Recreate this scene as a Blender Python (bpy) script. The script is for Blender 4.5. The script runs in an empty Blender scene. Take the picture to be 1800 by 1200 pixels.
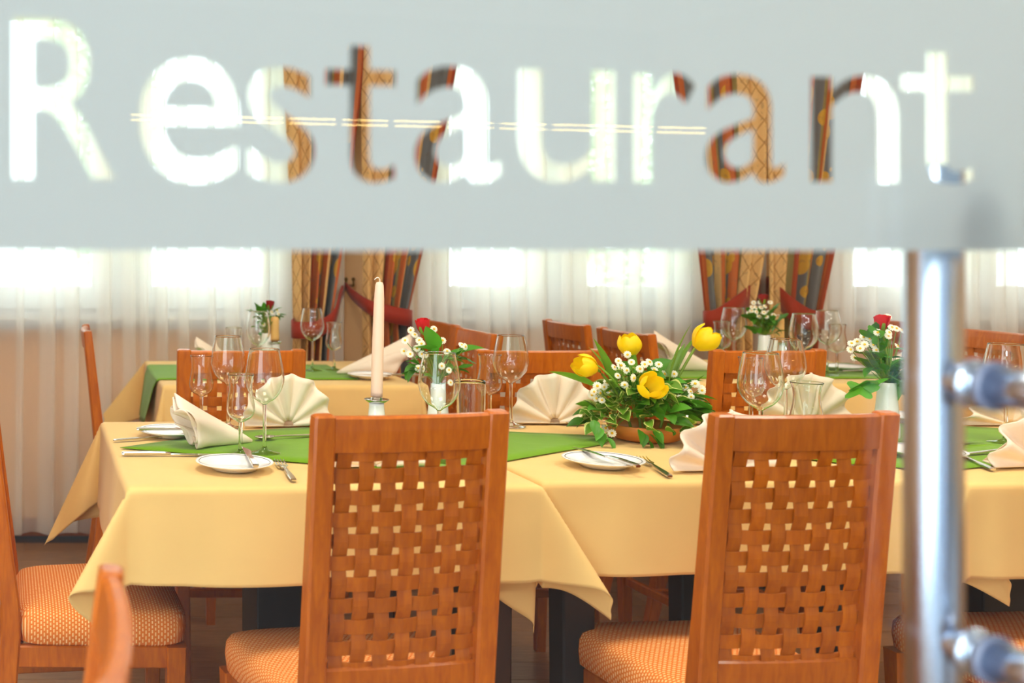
import bpy, bmesh, math, random
from math import sin, cos, pi, radians, hypot, atan2
from mathutils import Vector, Matrix
random.seed(7)
S = bpy.context.scene
COL = S.collection
# ------------------------------------------------------------------ camera, world, lights, exposure
F, PX0, PY0, CH = 1930.0, 110.0, 435.0, 1.215
cam = bpy.data.cameras.new('camera'); camo = bpy.data.objects.new('camera', cam); COL.objects.link(camo)
cam.sensor_width = 36.0; cam.lens = 36.0 * F / 1800
cam.shift_x = (900 - PX0) / 1800; cam.shift_y = -(600 - PY0) / 1800
cam.clip_start = 0.02
camo.location = (0, 0, CH); camo.rotation_euler = (pi / 2, 0, 0)
cam.dof.use_dof = True; cam.dof.focus_distance = 2.45; cam.dof.aperture_fstop = 3.6
S.camera = camo
W = bpy.data.worlds.new('sky'); S.world = W; W.use_nodes = True
bg = W.node_tree.nodes['Background']; bg.inputs[0].default_value = (0.86, 0.97, 1.0, 1); bg.inputs[1].default_value = 5.4
def area(name, loc, size, power, col, rot=(0, 0, 0), sy=None):
    l = bpy.data.lights.new(name, 'AREA'); l.energy = power; l.color = col; l.size = size
    if sy: l.shape = 'RECTANGLE'; l.size_y = sy
    o = bpy.data.objects.new(name, l); COL.objects.link(o); o.location = loc; o.rotation_euler = rot
    return o
ROOM_LAMPS = [(0.3, 1.75), (2.1, 1.75), (3.9, 1.75), (0.3, 3.2), (2.1, 3.2), (3.9, 3.2)]
for x, y in ROOM_LAMPS: area('ceiling_lamp_light', (x, y, 2.61), 0.5, 23 if y < 2 else 3.5, (1.0, 0.90, 0.76))
HALL_LAMPS = [(-0.6, -1.3), (1.2, -1.3), (3.0, -1.3)]
for x, y in HALL_LAMPS: area('hall_lamp_light', (x, y, 2.61), 0.6, 50 if x < 0 else 26, (0.93, 0.97, 1.0))
S.view_settings.view_transform = 'Standard'; S.view_settings.look = 'None'
S.view_settings.exposure = 0.0; S.view_settings.gamma = 1.0; S.view_settings.use_curve_mapping = False
S.cycles.use_denoising = True; S.cycles.max_bounces = 16; S.cycles.transmission_bounces = 16
S.cycles.diffuse_bounces = 5; S.cycles.glossy_bounces = 6; S.cycles.transparent_max_bounces = 40
S.cycles.caustics_refractive = True; S.cycles.caustics_reflective = False; S.cycles.blur_glossy = 0.6
S.cycles.sample_clamp_indirect = 6.0

# ------------------------------------------------------------------ helpers
def lin(c):
    return tuple((v / 255 / 12.92) if v / 255 <= 0.04045 else ((v / 255 + 0.055) / 1.055) ** 2.4 for v in c) + (1.0,)
class NT:
    def __init__(s, name):
        s.m = bpy.data.materials.new(name); s.m.use_nodes = True; s.t = s.m.node_tree; s.t.nodes.clear()
        s.out = s.n('ShaderNodeOutputMaterial')
    def n(s, typ, **kw):
        d = s.t.nodes.new(typ)
        for k, v in kw.items():
            if k.startswith('i_'):
                key = k[2:]; d.inputs[int(key) if key.isdigit() else key.replace('_', ' ')].default_value = v
            else: setattr(d, k, v)
        return d
    def l(s, a, b): s.t.links.new(a, b)
    def math(s, op, a, b=None, c=None):
        d = s.n('ShaderNodeMath', operation=op)
        for i, v in enumerate((a, b, c)):
            if v is None: continue
            if isinstance(v, (int, float)): d.inputs[i].default_value = v
            else: s.l(v, d.inputs[i])
        return d.outputs[0]
    def mix(s, fac, a, b):
        d = s.n('ShaderNodeMix', data_type='RGBA')
        for sock, v in ((d.inputs[0], fac), (d.inputs[6], a), (d.inputs[7], b)):
            if isinstance(v, (int, float, tuple)): sock.default_value = v
            else: s.l(v, sock)
        return d.outputs[2]
    def done(s, shader): s.l(shader, s.out.inputs[0]); return s.m
def pbr(name, col, rough=0.5, metal=0.0, spec=0.5, noise=0.0, scale=40.0, bump=0.0, trans=0.0, subs=0.0, coord='Object'):
    t = NT(name); p = t.n('ShaderNodeBsdfPrincipled'); p.inputs['Roughness'].default_value = rough
    p.inputs['Metallic'].default_value = metal; p.inputs['Specular IOR Level'].default_value = spec
    c = lin(col); p.inputs['Base Color'].default_value = c
    if noise or bump:
        tc = t.n('ShaderNodeTexCoord'); nz = t.n('ShaderNodeTexNoise'); nz.inputs['Scale'].default_value = scale
        nz.inputs['Detail'].default_value = 4; t.l(tc.outputs[coord], nz.inputs['Vector'])
        if noise:
            d = tuple(min(1, v * (1 + noise)) for v in c[:3]) + (1,); e = tuple(v * (1 - noise) for v in c[:3]) + (1,)
            t.l(t.mix(nz.outputs[0], e, d), p.inputs['Base Color'])
        if bump:
            b = t.n('ShaderNodeBump'); b.inputs['Strength'].default_value = bump; b.inputs['Distance'].default_value = 0.003
            t.l(nz.outputs[0], b.inputs['Height']); t.l(b.outputs[0], p.inputs['Normal'])
    sh = p.outputs[0]
    if trans:
        tr = t.n('ShaderNodeBsdfTranslucent'); tr.inputs[0].default_value = c
        mx = t.n('ShaderNodeMixShader'); mx.inputs[0].default_value = trans
        t.l(sh, mx.inputs[1]); t.l(tr.outputs[0], mx.inputs[2]); sh = mx.outputs[0]
    return t.done(sh)
def wood(name, a, b, rough=0.38, sx=(6, 6, 1.0), coat=0.2):
    t = NT(name); tc = t.n('ShaderNodeTexCoord'); mp = t.n('ShaderNodeMapping'); mp.inputs['Scale'].default_value = sx
    t.l(tc.outputs['Object'], mp.inputs[0])
    n1 = t.n('ShaderNodeTexNoise'); n1.inputs['Scale'].default_value = 14; n1.inputs['Detail'].default_value = 6
    n1.inputs['Roughness'].default_value = 0.65; n1.inputs['Distortion'].default_value = 0.6
    t.l(mp.outputs[0], n1.inputs['Vector'])
    oi = t.n('ShaderNodeObjectInfo')
    r = t.n('ShaderNodeValToRGB'); r.color_ramp.elements[0].position = 0.3; r.color_ramp.elements[1].position = 0.72
    r.color_ramp.elements[0].color = lin(a); r.color_ramp.elements[1].color = lin(b); t.l(n1.outputs[0], r.inputs[0])
    hs = t.n('ShaderNodeHueSaturation'); t.l(r.outputs[0], hs.inputs['Color'])
    t.l(t.math('MULTIPLY_ADD', oi.outputs['Random'], 0.22, 0.89), hs.inputs['Value'])
    p = t.n('ShaderNodeBsdfPrincipled'); p.inputs['Roughness'].default_value = rough; p.inputs['Coat Weight'].default_value = coat
    p.inputs['Coat Roughness'].default_value = 0.12
    t.l(hs.outputs[0], p.inputs['Base Color'])
    bp = t.n('ShaderNodeBump'); p.inputs['Specular IOR Level'].default_value = 0.35; bp.inputs['Strength'].default_value = 0.08; bp.inputs['Distance'].default_value = 0.002
    t.l(n1.outputs[0], bp.inputs['Height']); t.l(bp.outputs[0], p.inputs['Normal'])
    return t.done(p.outputs[0])
def thin_glass(name, tint=(0.99, 1.0, 0.995), f0=0.013):
    t = NT(name); lw = t.n('ShaderNodeLayerWeight'); lw.inputs[0].default_value = 0.5
    fac = t.math('MULTIPLY_ADD', t.math('POWER', lw.outputs['Facing'], 5.0), 1 - f0, f0)
    tr = t.n('ShaderNodeBsdfTransparent'); tr.inputs[0].default_value = tint + (1,)
    gl = t.n('ShaderNodeBsdfGlossy'); gl.inputs['Roughness'].default_value = 0.0
    mx = t.n('ShaderNodeMixShader'); t.l(fac, mx.inputs[0]); t.l(tr.outputs[0], mx.inputs[1]); t.l(gl.outputs[0], mx.inputs[2])
    return t.done(mx.outputs[0])
def glass(name):
    t = NT(name); g = t.n('ShaderNodeBsdfGlass'); g.inputs['IOR'].default_value = 1.46; g.inputs['Roughness'].default_value = 0.0
    g.inputs[0].default_value = (0.985, 0.995, 0.99, 1)
    return t.done(g.outputs[0])
def emit(name, col, st):
    t = NT(name); e = t.n('ShaderNodeEmission'); e.inputs[0].default_value = lin(col); e.inputs[1].default_value = st
    return t.done(e.outputs[0])
def fabric_seat():
    t = NT('seat_fabric'); uv = t.n('ShaderNodeUVMap'); b = t.n('ShaderNodeTexBrick')
    b.offset = 0.5; b.inputs['Scale'].default_value = 1.0
    b.inputs['Color1'].default_value = lin((255, 214, 150)); b.inputs['Color2'].default_value = lin((250, 200, 130)); b.inputs['Mortar'].default_value = lin((226, 122, 44))
    b.inputs['Mortar Size'].default_value = 0.0021; b.inputs['Mortar Smooth'].default_value = 0.2
    b.inputs['Brick Width'].default_value = 0.0100; b.inputs['Row Height'].default_value = 0.0066
    t.l(uv.outputs[0], b.inputs['Vector'])
    p = t.n('ShaderNodeBsdfPrincipled'); p.inputs['Roughness'].default_value = 0.85; p.inputs['Specular IOR Level'].default_value = 0.2
    t.l(b.outputs[0], p.inputs['Base Color'])
    bp = t.n('ShaderNodeBump'); bp.inputs['Strength'].default_value = 0.35; bp.inputs['Distance'].default_value = 0.001
    t.l(b.outputs['Fac'], bp.inputs['Height']); bp.invert = True; t.l(bp.outputs[0], p.inputs['Normal'])
    return t.done(p.outputs[0])
def drape_mat():
    t = NT('patterned_drape'); uv = t.n('ShaderNodeUVMap'); sp = t.n('ShaderNodeSeparateXYZ'); t.l(uv.outputs[0], sp.inputs[0])
    u, v = sp.outputs[0], sp.outputs[1]           # u 0..1 across, v metres up
    beige, blue, orange, olive, yel, red = [lin(c) for c in ((222, 178, 118), (108, 108, 108), (186, 100, 58), (142, 124, 78), (202, 152, 56), (160, 70, 46))]
    r = t.n('ShaderNodeValToRGB'); cr = r.color_ramp; cr.interpolation = 'CONSTANT'
    st = [(0, beige), (.33, olive), (.39, red), (.43, orange), (.52, blue), (.60, olive), (.635, orange), (.69, beige), (.735, blue), (.90, orange), (.955, red)]
    while len(cr.elements) < len(st): cr.elements.new(0.5)
    for e, (p_, c) in zip(cr.elements, st): e.position = p_; e.color = c
    t.l(u, r.inputs[0])
    ww = t.math('MULTIPLY', u, 0.55)
    def line(sg):
        q = t.math('ADD', t.math('MULTIPLY', ww, 14.0), t.math('MULTIPLY', v, 11.0 * sg))
        return t.math('LESS_THAN', t.math('ABSOLUTE', t.math('SUBTRACT', t.math('FRACT', q), 0.5)), 0.045)
    lat = t.math('MULTIPLY', t.math('MAXIMUM', line(1), line(-1)), t.math('LESS_THAN', u, 0.33))
    c1 = t.mix(t.math('MULTIPLY', lat, 0.7), r.outputs[0], lin((160, 110, 56)))
    cb = t.n('ShaderNodeCombineXYZ'); t.l(t.math('MULTIPLY', u, 6.0), cb.inputs[0]); t.l(t.math('MULTIPLY', v, 8.0), cb.inputs[1])
    vo = t.n('ShaderNodeTexVoronoi'); vo.inputs['Scale'].default_value = 1.25; t.l(cb.outputs[0], vo.inputs['Vector'])
    blob = t.math('MULTIPLY', t.math('LESS_THAN', vo.outputs['Distance'], 0.40), t.math('LESS_THAN', t.math('ABSOLUTE', t.math('SUBTRACT', t.math('ABSOLUTE', t.math('SUBTRACT', u, 0.69)), 0.127)), 0.085))
    c2 = t.mix(t.math('MULTIPLY', blob, 0.9), c1, yel)
    nz = t.n('ShaderNodeTexNoise'); nz.inputs['Scale'].default_value = 5; t.l(cb.outputs[0], nz.inputs['Vector'])
    c3 = t.mix(t.math('MULTIPLY', t.math('GREATER_THAN', nz.outputs[0], 0.62), 0.3), c2, lin((110, 96, 80)))
    p = t.n('ShaderNodeBsdfPrincipled'); p.inputs['Roughness'].default_value = 0.9; p.inputs['Specular IOR Level'].default_value = 0.15
    t.l(c3, p.inputs['Base Color'])
    tr = t.n('ShaderNodeBsdfTranslucent'); t.l(c3, tr.inputs[0])
    mx = t.n('ShaderNodeMixShader'); mx.inputs[0].default_value = 0.12; t.l(p.outputs[0], mx.inputs[1]); t.l(tr.outputs[0], mx.inputs[2])
    return t.done(mx.outputs[0])
def sheer_mat():
    t = NT('sheer_voile'); d = t.n('ShaderNodeBsdfDiffuse'); d.inputs[0].default_value = lin((250, 248, 243))
    tl = t.n('ShaderNodeBsdfTranslucent'); tl.inputs[0].default_value = lin((250, 250, 246))
    m1 = t.n('ShaderNodeMixShader'); m1.inputs[0].default_value = 0.66; t.l(d.outputs[0], m1.inputs[1]); t.l(tl.outputs[0], m1.inputs[2])
    lw = t.n('ShaderNodeLayerWeight'); lw.inputs[0].default_value = 0.5
    fac = t.math('MULTIPLY_ADD', t.math('POWER', lw.outputs['Facing'], 2.0), 0.4, 0.53)
    tr = t.n('ShaderNodeBsdfTransparent')
    m2 = t.n('ShaderNodeMixShader'); t.l(fac, m2.inputs[0]); t.l(tr.outputs[0], m2.inputs[1]); t.l(m1.outputs[0], m2.inputs[2])
    return t.done(m2.outputs[0])
def film_mat():
    t = NT('frosted_film'); d = t.n('ShaderNodeBsdfDiffuse'); d.inputs[0].default_value = lin((176, 190, 198))
    tl = t.n('ShaderNodeBsdfTranslucent'); tl.inputs[0].default_value = lin((186, 202, 210))
    m1 = t.n('ShaderNodeMixShader'); m1.inputs[0].default_value = 0.52; t.l(d.outputs[0], m1.inputs[1]); t.l(tl.outputs[0], m1.inputs[2])
    return t.done(m1.outputs[0])
def cloth_mat(name, col, weave=900.0):
    t = NT(name); c = lin(col); p = t.n('ShaderNodeBsdfPrincipled'); p.inputs['Roughness'].default_value = 0.72
    p.inputs['Specular IOR Level'].default_value = 0.3; p.inputs['Sheen Weight'].default_value = 0.15
    tc = t.n('ShaderNodeTexCoord'); nz = t.n('ShaderNodeTexNoise'); nz.inputs['Scale'].default_value = 9; nz.inputs['Detail'].default_value = 3
    t.l(tc.outputs['Object'], nz.inputs['Vector'])
    t.l(t.mix(nz.outputs[0], tuple(v * .94 for v in c[:3]) + (1,), tuple(min(1, v * 1.05) for v in c[:3]) + (1,)), p.inputs['Base Color'])
    bp = t.n('ShaderNodeBump'); bp.inputs['Strength'].default_value = 0.35; bp.inputs['Distance'].default_value = 0.01
    t.l(nz.outputs[0], bp.inputs['Height']); t.l(bp.outputs[0], p.inputs['Normal'])
    tr = t.n('ShaderNodeBsdfTranslucent'); tr.inputs[0].default_value = c
    mx = t.n('ShaderNodeMixShader'); mx.inputs[0].default_value = 0.12; t.l(p.outputs[0], mx.inputs[1]); t.l(tr.outputs[0], mx.inputs[2])
    return t.done(mx.outputs[0])
def leaf_mat(name, col, edge=None):
    t = NT(name); p = t.n('ShaderNodeBsdfPrincipled'); p.inputs['Roughness'].default_value = 0.45
    oi = t.n('ShaderNodeObjectInfo'); c = lin(col); base = t.mix(oi.outputs['Random'], tuple(v * .6 for v in c[:3]) + (1,), tuple(min(1, v * 1.35) for v in c[:3]) + (1,))
    if edge:
        uv = t.n('ShaderNodeUVMap'); sp = t.n('ShaderNodeSeparateXYZ'); t.l(uv.outputs[0], sp.inputs[0])
        base = t.mix(t.math('GREATER_THAN', sp.outputs[0], 0.72), base, lin(edge))
    t.l(base, p.inputs['Base Color'])
    tr = t.n('ShaderNodeBsdfTranslucent'); t.l(base, tr.inputs[0])
    mx = t.n('ShaderNodeMixShader'); mx.inputs[0].default_value = 0.25; t.l(p.outputs[0], mx.inputs[1]); t.l(tr.outputs[0], mx.inputs[2])
    return t.done(mx.outputs[0])

M = dict(
    wood=wood('orange_beech', (158, 74, 3), (194, 104, 9)), wooddark=wood('dark_beech', (120, 56, 20), (150, 76, 30)),
    floor=wood('plank_wood', (122, 84, 52), (158, 116, 76), rough=0.3, sx=(1, 8, 8), coat=0.1),
    seat=fabric_seat(), cloth=cloth_mat('yellow_cloth', (246, 208, 132)), green=cloth_mat('green_cloth', (116, 166, 6)), napkin=cloth_mat('cream_napkin', (255, 236, 214)),
    drape=drape_mat(), sheer=sheer_mat(), film=film_mat(), pane=thin_glass('door_glass'), winpane=thin_glass('window_glass', (0.95, 0.98, 0.98)),
    glass=glass('crystal'), red=cloth_mat('red_band', (150, 40, 18)), wall=pbr('peach_plaster', (232, 184, 132), 0.9, noise=0.05, scale=3, bump=0.05),
    hallwall=pbr('grey_plaster', (150, 158, 168), 0.9, noise=0.03, scale=2), ceil=pbr('white_plaster', (240, 236, 228), 0.9, noise=0.02, scale=3),
    pvc=pbr('white_pvc', (238, 244, 248), 0.35, noise=0.01, scale=5), sill=pbr('brown_stone', (128, 116, 108), 0.4, noise=0.5, scale=60),
    steel=pbr('brushed_steel', (188, 202, 224), 0.26, metal=1.0, noise=0.04, scale=30), rubber=pbr('dark_gasket', (112, 122, 148), 0.3, metal=0.0, noise=0.05),
    silver=pbr('cutlery_steel', (215, 212, 208), 0.16, metal=1.0, noise=0.03, scale=80), porc=pbr('white_porcelain', (246, 246, 246), 0.12, noise=0.01, scale=9),
    plateprint=pbr('plate_rim_line', (120, 120, 130), 0.2, noise=0.02), wax=pbr('ivory_wax', (255, 226, 204), 0.45, trans=0.25, noise=0.02, scale=15), waxy=pbr('yellow_wax', (255, 208, 132), 0.5, trans=0.25, noise=0.02, scale=15),
    wick=pbr('wick', (236, 226, 214), 0.9, noise=0.1), terra=pbr('terracotta', (206, 126, 52), 0.6, noise=0.15, scale=30),
    black=pbr('black_wood', (22, 16, 14), 0.5, noise=0.08, scale=25), legdark=wood('table_leg_wood', (48, 26, 16), (66, 36, 22)),
    brass=pbr('aged_brass', (120, 90, 50), 0.3, metal=1.0, noise=0.1), rose=pbr('rose_red', (214, 20, 30), 0.6, trans=0.15, noise=0.1, scale=60), rosedk=pbr('rose_dark_red', (150, 14, 20), 0.6, trans=0.15, noise=0.1, scale=60),
    tulip=pbr('tulip_yellow', (255, 220, 8), 0.5, trans=0.3, noise=0.08, scale=60), petal=pbr('white_petal', (255, 250, 232), 0.6, trans=0.3, noise=0.02), cent=pbr('yellow_centre', (240, 190, 36), 0.8, noise=0.1, scale=300),
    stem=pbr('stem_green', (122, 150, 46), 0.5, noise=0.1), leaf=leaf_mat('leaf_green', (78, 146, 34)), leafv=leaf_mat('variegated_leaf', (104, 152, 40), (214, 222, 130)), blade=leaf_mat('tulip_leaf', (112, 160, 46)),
    tree=leaf_mat('tree_leaf', (206, 226, 188)), bark=pbr('bark', (96, 82, 66), 0.9, noise=0.2), lawn=pbr('lawn', (176, 196, 140), 0.9, noise=0.2, scale=4), led=emit('led_strip_glow', (255, 214, 128), 44), lamp=emit('lamp_diffuser', (255, 238, 210), 3),
)
def link(o, parent=None):
    COL.objects.link(o)
    if parent: o.parent = parent
    return o
def mesh(name, V, Fc, mat, parent=None, smooth=True, uv=None, mats=None, fm=None):
    me = bpy.data.meshes.new(name); me.from_pydata([tuple(v) for v in V], [], [tuple(f) for f in Fc]); me.update()
    for m in (mats or [mat]): me.materials.append(m)
    if fm:
        for p, k in zip(me.polygons, fm): p.material_index = k
    if smooth:
        me.polygons.foreach_set('use_smooth', [True] * len(me.polygons))
    if uv:
        L = me.uv_layers.new(name='UVMap')
        for lp in me.loops: L.data[lp.index].uv = uv[lp.vertex_index]
    return link(bpy.data.objects.new(name, me), parent)
def bm_obj(name, bm, mat, parent=None, smooth=False):
    me = bpy.data.meshes.new(name); bm.normal_update(); bm.to_mesh(me); bm.free(); me.materials.append(mat)
    if smooth: me.polygons.foreach_set('use_smooth', [True] * len(me.polygons))
    return link(bpy.data.objects.new(name, me), parent)
def boxes(name, specs, mat, parent=None, bev=0.0):
    """specs: list of (cx,cy,cz,sx,sy,sz[,rotmatrix]); one mesh."""
    bm = bmesh.new()
    for sp in specs:
        g = bmesh.ops.create_cube(bm, size=1.0)['verts']
        m = Matrix.Translation(sp[:3]) @ (sp[6].to_4x4() if len(sp) > 6 else Matrix()) @ Matrix.Diagonal((sp[3], sp[4], sp[5], 1))
        bmesh.ops.transform(bm, matrix=m, verts=g)
    if bev: bmesh.ops.bevel(bm, geom=bm.edges[:], offset=bev, segments=2, profile=0.6, affect='EDGES')
    return bm_obj(name, bm, mat, parent)
def box2(name, lo, hi, mat, parent=None, bev=0.0):
    return boxes(name, [tuple((a + b) / 2 for a, b in zip(lo, hi)) + tuple(b - a for a, b in zip(lo, hi))], mat, parent, bev)
def bar(name, pts, w, d, mat, parent=None, bev=0.003, up=Vector((0, 1, 0))):
    """rectangular section swept along pts; w across, d along 'up'; w,d may be lists."""
    V = []; Fc = []; n = len(pts); pts = [Vector(p) for p in pts]
    for i, p in enumerate(pts):
        t = (pts[min(i + 1, n - 1)] - pts[max(i - 1, 0)]).normalized(); s = t.cross(up).normalized(); u = s.cross(t).normalized()
        ww = (w[i] if isinstance(w, (list, tuple)) else w) / 2; dd = (d[i] if isinstance(d, (list, tuple)) else d) / 2; b = bev
        for a, c in ((-ww + b, -dd), (ww - b, -dd), (ww, -dd + b), (ww, dd - b), (ww - b, dd), (-ww + b, dd), (-ww, dd - b), (-ww, -dd + b)):
            V.append(p + s * a + u * c)
    for i in range(n - 1):
        for k in range(8): Fc.append((i * 8 + k, i * 8 + (k + 1) % 8, (i + 1) * 8 + (k + 1) % 8, (i + 1) * 8 + k))
    Fc.append(tuple(range(7, -1, -1))); Fc.append(tuple((n - 1) * 8 + k for k in range(8)))
    return mesh(name, V, Fc, mat, parent, smooth=False)
def lathe_vf(prof, n=32, closed=False, off=(0, 0, 0)):
    V = []; Fc = []; rings = []
    for r, z in prof:
        if r < 1e-6: rings.append([len(V)]); V.append((off[0], off[1], off[2] + z))
        else:
            rings.append(list(range(len(V), len(V) + n)))
            V += [(off[0] + r * cos(2 * pi * k / n), off[1] + r * sin(2 * pi * k / n), off[2] + z) for k in range(n)]
    for A, B in zip(rings, rings[1:]):
        for k in range(n):
            a, b = A[k % len(A)], A[(k + 1) % len(A)]; c, d = B[(k + 1) % len(B)], B[k % len(B)]
            f = [a]
            for q in (b, c, d):
                if q not in f: f.append(q)
            if len(f) > 2: Fc.append(tuple(f))
    return V, Fc
def lathe(name, prof, mat, parent=None, n=32): return mesh(name, *lathe_vf(prof, n), mat, parent)
def tube_vf(pts, r, n=6, base=0):
    V = []; Fc = []; pts = [Vector(p) for p in pts]; m = len(pts)
    for i, p in enumerate(pts):
        t = (pts[min(i + 1, m - 1)] - pts[max(i - 1, 0)]).normalized(); a = t.orthogonal().normalized(); b = t.cross(a)
        rr = r[i] if isinstance(r, (list, tuple)) else r
        V += [p + a * rr * cos(2 * pi * k / n) + b * rr * sin(2 * pi * k / n) for k in range(n)]
    for i in range(m - 1):
        for k in range(n): Fc.append((base + i * n + k, base + i * n + (k + 1) % n, base + (i + 1) * n + (k + 1) % n, base + (i + 1) * n + k))
    Fc.append(tuple(base + k for k in range(n - 1, -1, -1))); Fc.append(tuple(base + (m - 1) * n + k for k in range(n)))
    return V, Fc
def tube(name, pts, r, mat, parent=None, n=8):
    return mesh(name, *tube_vf(pts, r, n), mat, parent)
def spline(P, n):
    """Catmull-Rom through tuples."""
    out = []; P = [tuple(p) for p in P]; Q = [P[0]] + P + [P[-1]]
    for i in range(1, len(Q) - 2):
        for k in range(n):
            t = k / n; out.append(tuple(0.5 * (2 * b + (c - a) * t + (2 * a - 5 * b + 4 * c - d) * t * t + (-a + 3 * b - 3 * c + d) * t ** 3) for a, b, c, d in zip(Q[i - 1], Q[i], Q[i + 1], Q[i + 2])))
    return out + [P[-1]]
def solid(o, t, off=0):
    m = o.modifiers.new('thickness', 'SOLIDIFY'); m.thickness = t; m.offset = off; return o
def tag(o, label, cat, group=None, kind=None):
    o['label'] = label; o['category'] = cat
    if group: o['group'] = group
    if kind: o['kind'] = kind
    return o
def struct(o): o['kind'] = 'structure'; return o
def empty(name, loc=(0, 0, 0), rz=0): 
    o = bpy.data.objects.new(name, None); o.empty_display_size = 0.05; link(o); o.location = loc; o.rotation_euler = (0, 0, rz); return o
KIDS = {}
def kids(o): return [c for c in bpy.data.objects if c.parent == o]
def copy_tree(o, parent=None):
    c = o.copy(); link(c, parent)
    for ch in list(o.children): copy_tree(ch, c)
    return c
USED = set()
def inst(proto, loc, rz, label, cat=None, group=None, scale=None):
    """first call uses the prototype itself, later calls copy it with its parts."""
    o = copy_tree(proto) if proto.name in USED else proto
    USED.add(proto.name)
    o.location = loc; o.rotation_euler = (0, 0, rz)
    if scale: o.scale = scale
    tag(o, label, cat or proto['category'], group or proto.get('group')); return o
def X(px, Y): return (px - PX0) * Y / F
def Z(py, Y): return CH - (py - PY0) * Y / F
ZT = 0.768                                   # tablecloth surface
def onT(px, py, z=ZT):
    Y = F * (CH - z) / (py - PY0); return (X(px, Y), Y, z)

# ------------------------------------------------------------------ the room
YW = 4.64
wy0, wy1 = 0.62, YW
WIN = [(X(215, YW), 1, 1.5), (X(987, YW), 2, 1.2), (X(1715, YW), 3, 1.26)]
WZ0, WZ1 = 0.905, 2.34
def wall_back():
    sp = []; xs = -1.7
    for cx, _, WW in WIN:
        sp.append((xs, cx - WW / 2)); xs = cx + WW / 2
    sp.append((xs, 5.7)); B = []
    for a, b in sp: B.append(((a + b) / 2, YW + 0.12, 1.35, b - a, 0.24, 2.7))
    for cx, _, WW in WIN:
        B.append((cx, YW + 0.12, WZ0 / 2, WW, 0.24, WZ0)); B.append((cx, YW + 0.12, (WZ1 + 2.7) / 2, WW, 0.24, 2.7 - WZ1))
    return struct(boxes('wall_back', B, M['wall']))
wall_back()
struct(box2('wall_left', (-1.82, 0.62, 0), (-1.7, YW + 0.24, 2.7), M['wall']))
struct(box2('wall_right', (5.7, -4.9, 0), (5.82, YW + 0.24, 2.7), M['wall']))
struct(box2('wall_hall', (-1.82, -5.02, 0), (5.82, -4.9, 2.7), M['hallwall']))
struct(box2('ceiling', (-1.82, -5.02, 2.7), (5.82, YW + 0.24, 2.8), M['ceil']))
struct(box2('baseboard_back', (-1.7, YW - 0.016, 0.0), (5.7, YW - 0.001, 0.075), M['wooddark'], bev=0.003))
floor = struct(box2('floor', (-1.82, -5.02, -0.06), (5.82, YW + 0.24, -0.012), M['legdark']))
pw = 0.13; rows = int((YW + 0.4) / pw)
pm = None
for r in range(rows):
    y = -0.42 + r * pw + pw / 2; x = -1.7 - random.random() * 2.0
    while x < 5.7:
        x1 = min(x + 2.4, 5.7); xa = max(x, -1.7)
        if x1 - xa > 0.1:
            box2('plank', (xa + 0.0008, y - pw / 2 + 0.0008, -0.012), (x1 - 0.0008, y + pw / 2 - 0.0008, 0), M['floor'], floor, bev=0.0012)
        x += 2.4
hf = box2('hall_floor_tile', (-1.82, -5.02, -0.012), (5.82, -0.42, 0), M['hallwall'], floor)
# windows
for cx, k, WW in WIN:
    w = struct(empty('window_%d' % k, (cx, YW + 0.1, 0)))
    def fr(name, x0, x1, z0, z1, t, y0, y1, parent, mat=M['pvc']):
        return boxes(name, [((x0 + x1) / 2, (y0 + y1) / 2, z0 + t / 2, x1 - x0, y1 - y0, t), ((x0 + x1) / 2, (y0 + y1) / 2, z1 - t / 2, x1 - x0, y1 - y0, t),
                     (x0 + t / 2, (y0 + y1) / 2, (z0 + z1) / 2, t, y1 - y0, z1 - z0 - 2 * t + .002), (x1 - t / 2, (y0 + y1) / 2, (z0 + z1) / 2, t, y1 - y0, z1 - z0 - 2 * t + .002)], mat, parent, bev=0.002)
    fr('frame', -WW / 2, WW / 2, WZ0, WZ1, 0.06, -0.03, 0.04, w)
    box2('mullion', (-0.045, -0.03, WZ0 + 0.06), (0.045, 0.04, WZ1 - 0.06), M['pvc'], w, bev=0.003)
    for a, b in ((-WW / 2 + 0.05, -0.035), (0.035, WW / 2 - 0.05)):
        s = fr('sash', a, b, WZ0 + 0.05, WZ1 - 0.05, 0.095, -0.05, 0.0, w)
        box2('pane', (a + 0.09, -0.03, WZ0 + 0.14), (b - 0.09, -0.022, WZ1 - 0.14), M['winpane'], s)
    box2('handle', (-0.012, -0.09, 1.5), (0.012, -0.05, 1.62), M['pvc'], w, bev=0.004)
    sl = struct(box2('trim_%d' % k, (cx - WW / 2 - 0.04, YW - 0.08, WZ0 - 0.03), (cx + WW / 2 + 0.04, YW + 0.05, WZ0), M['sill'], bev=0.004))
rail = tag(tube('curtain_rail', [(-1.6, 4.47, 2.52), (5.6, 4.47, 2.52)], 0.014, M['wooddark'], n=10), 'long dark wooden curtain rail above the three windows', 'curtain rail')
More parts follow.
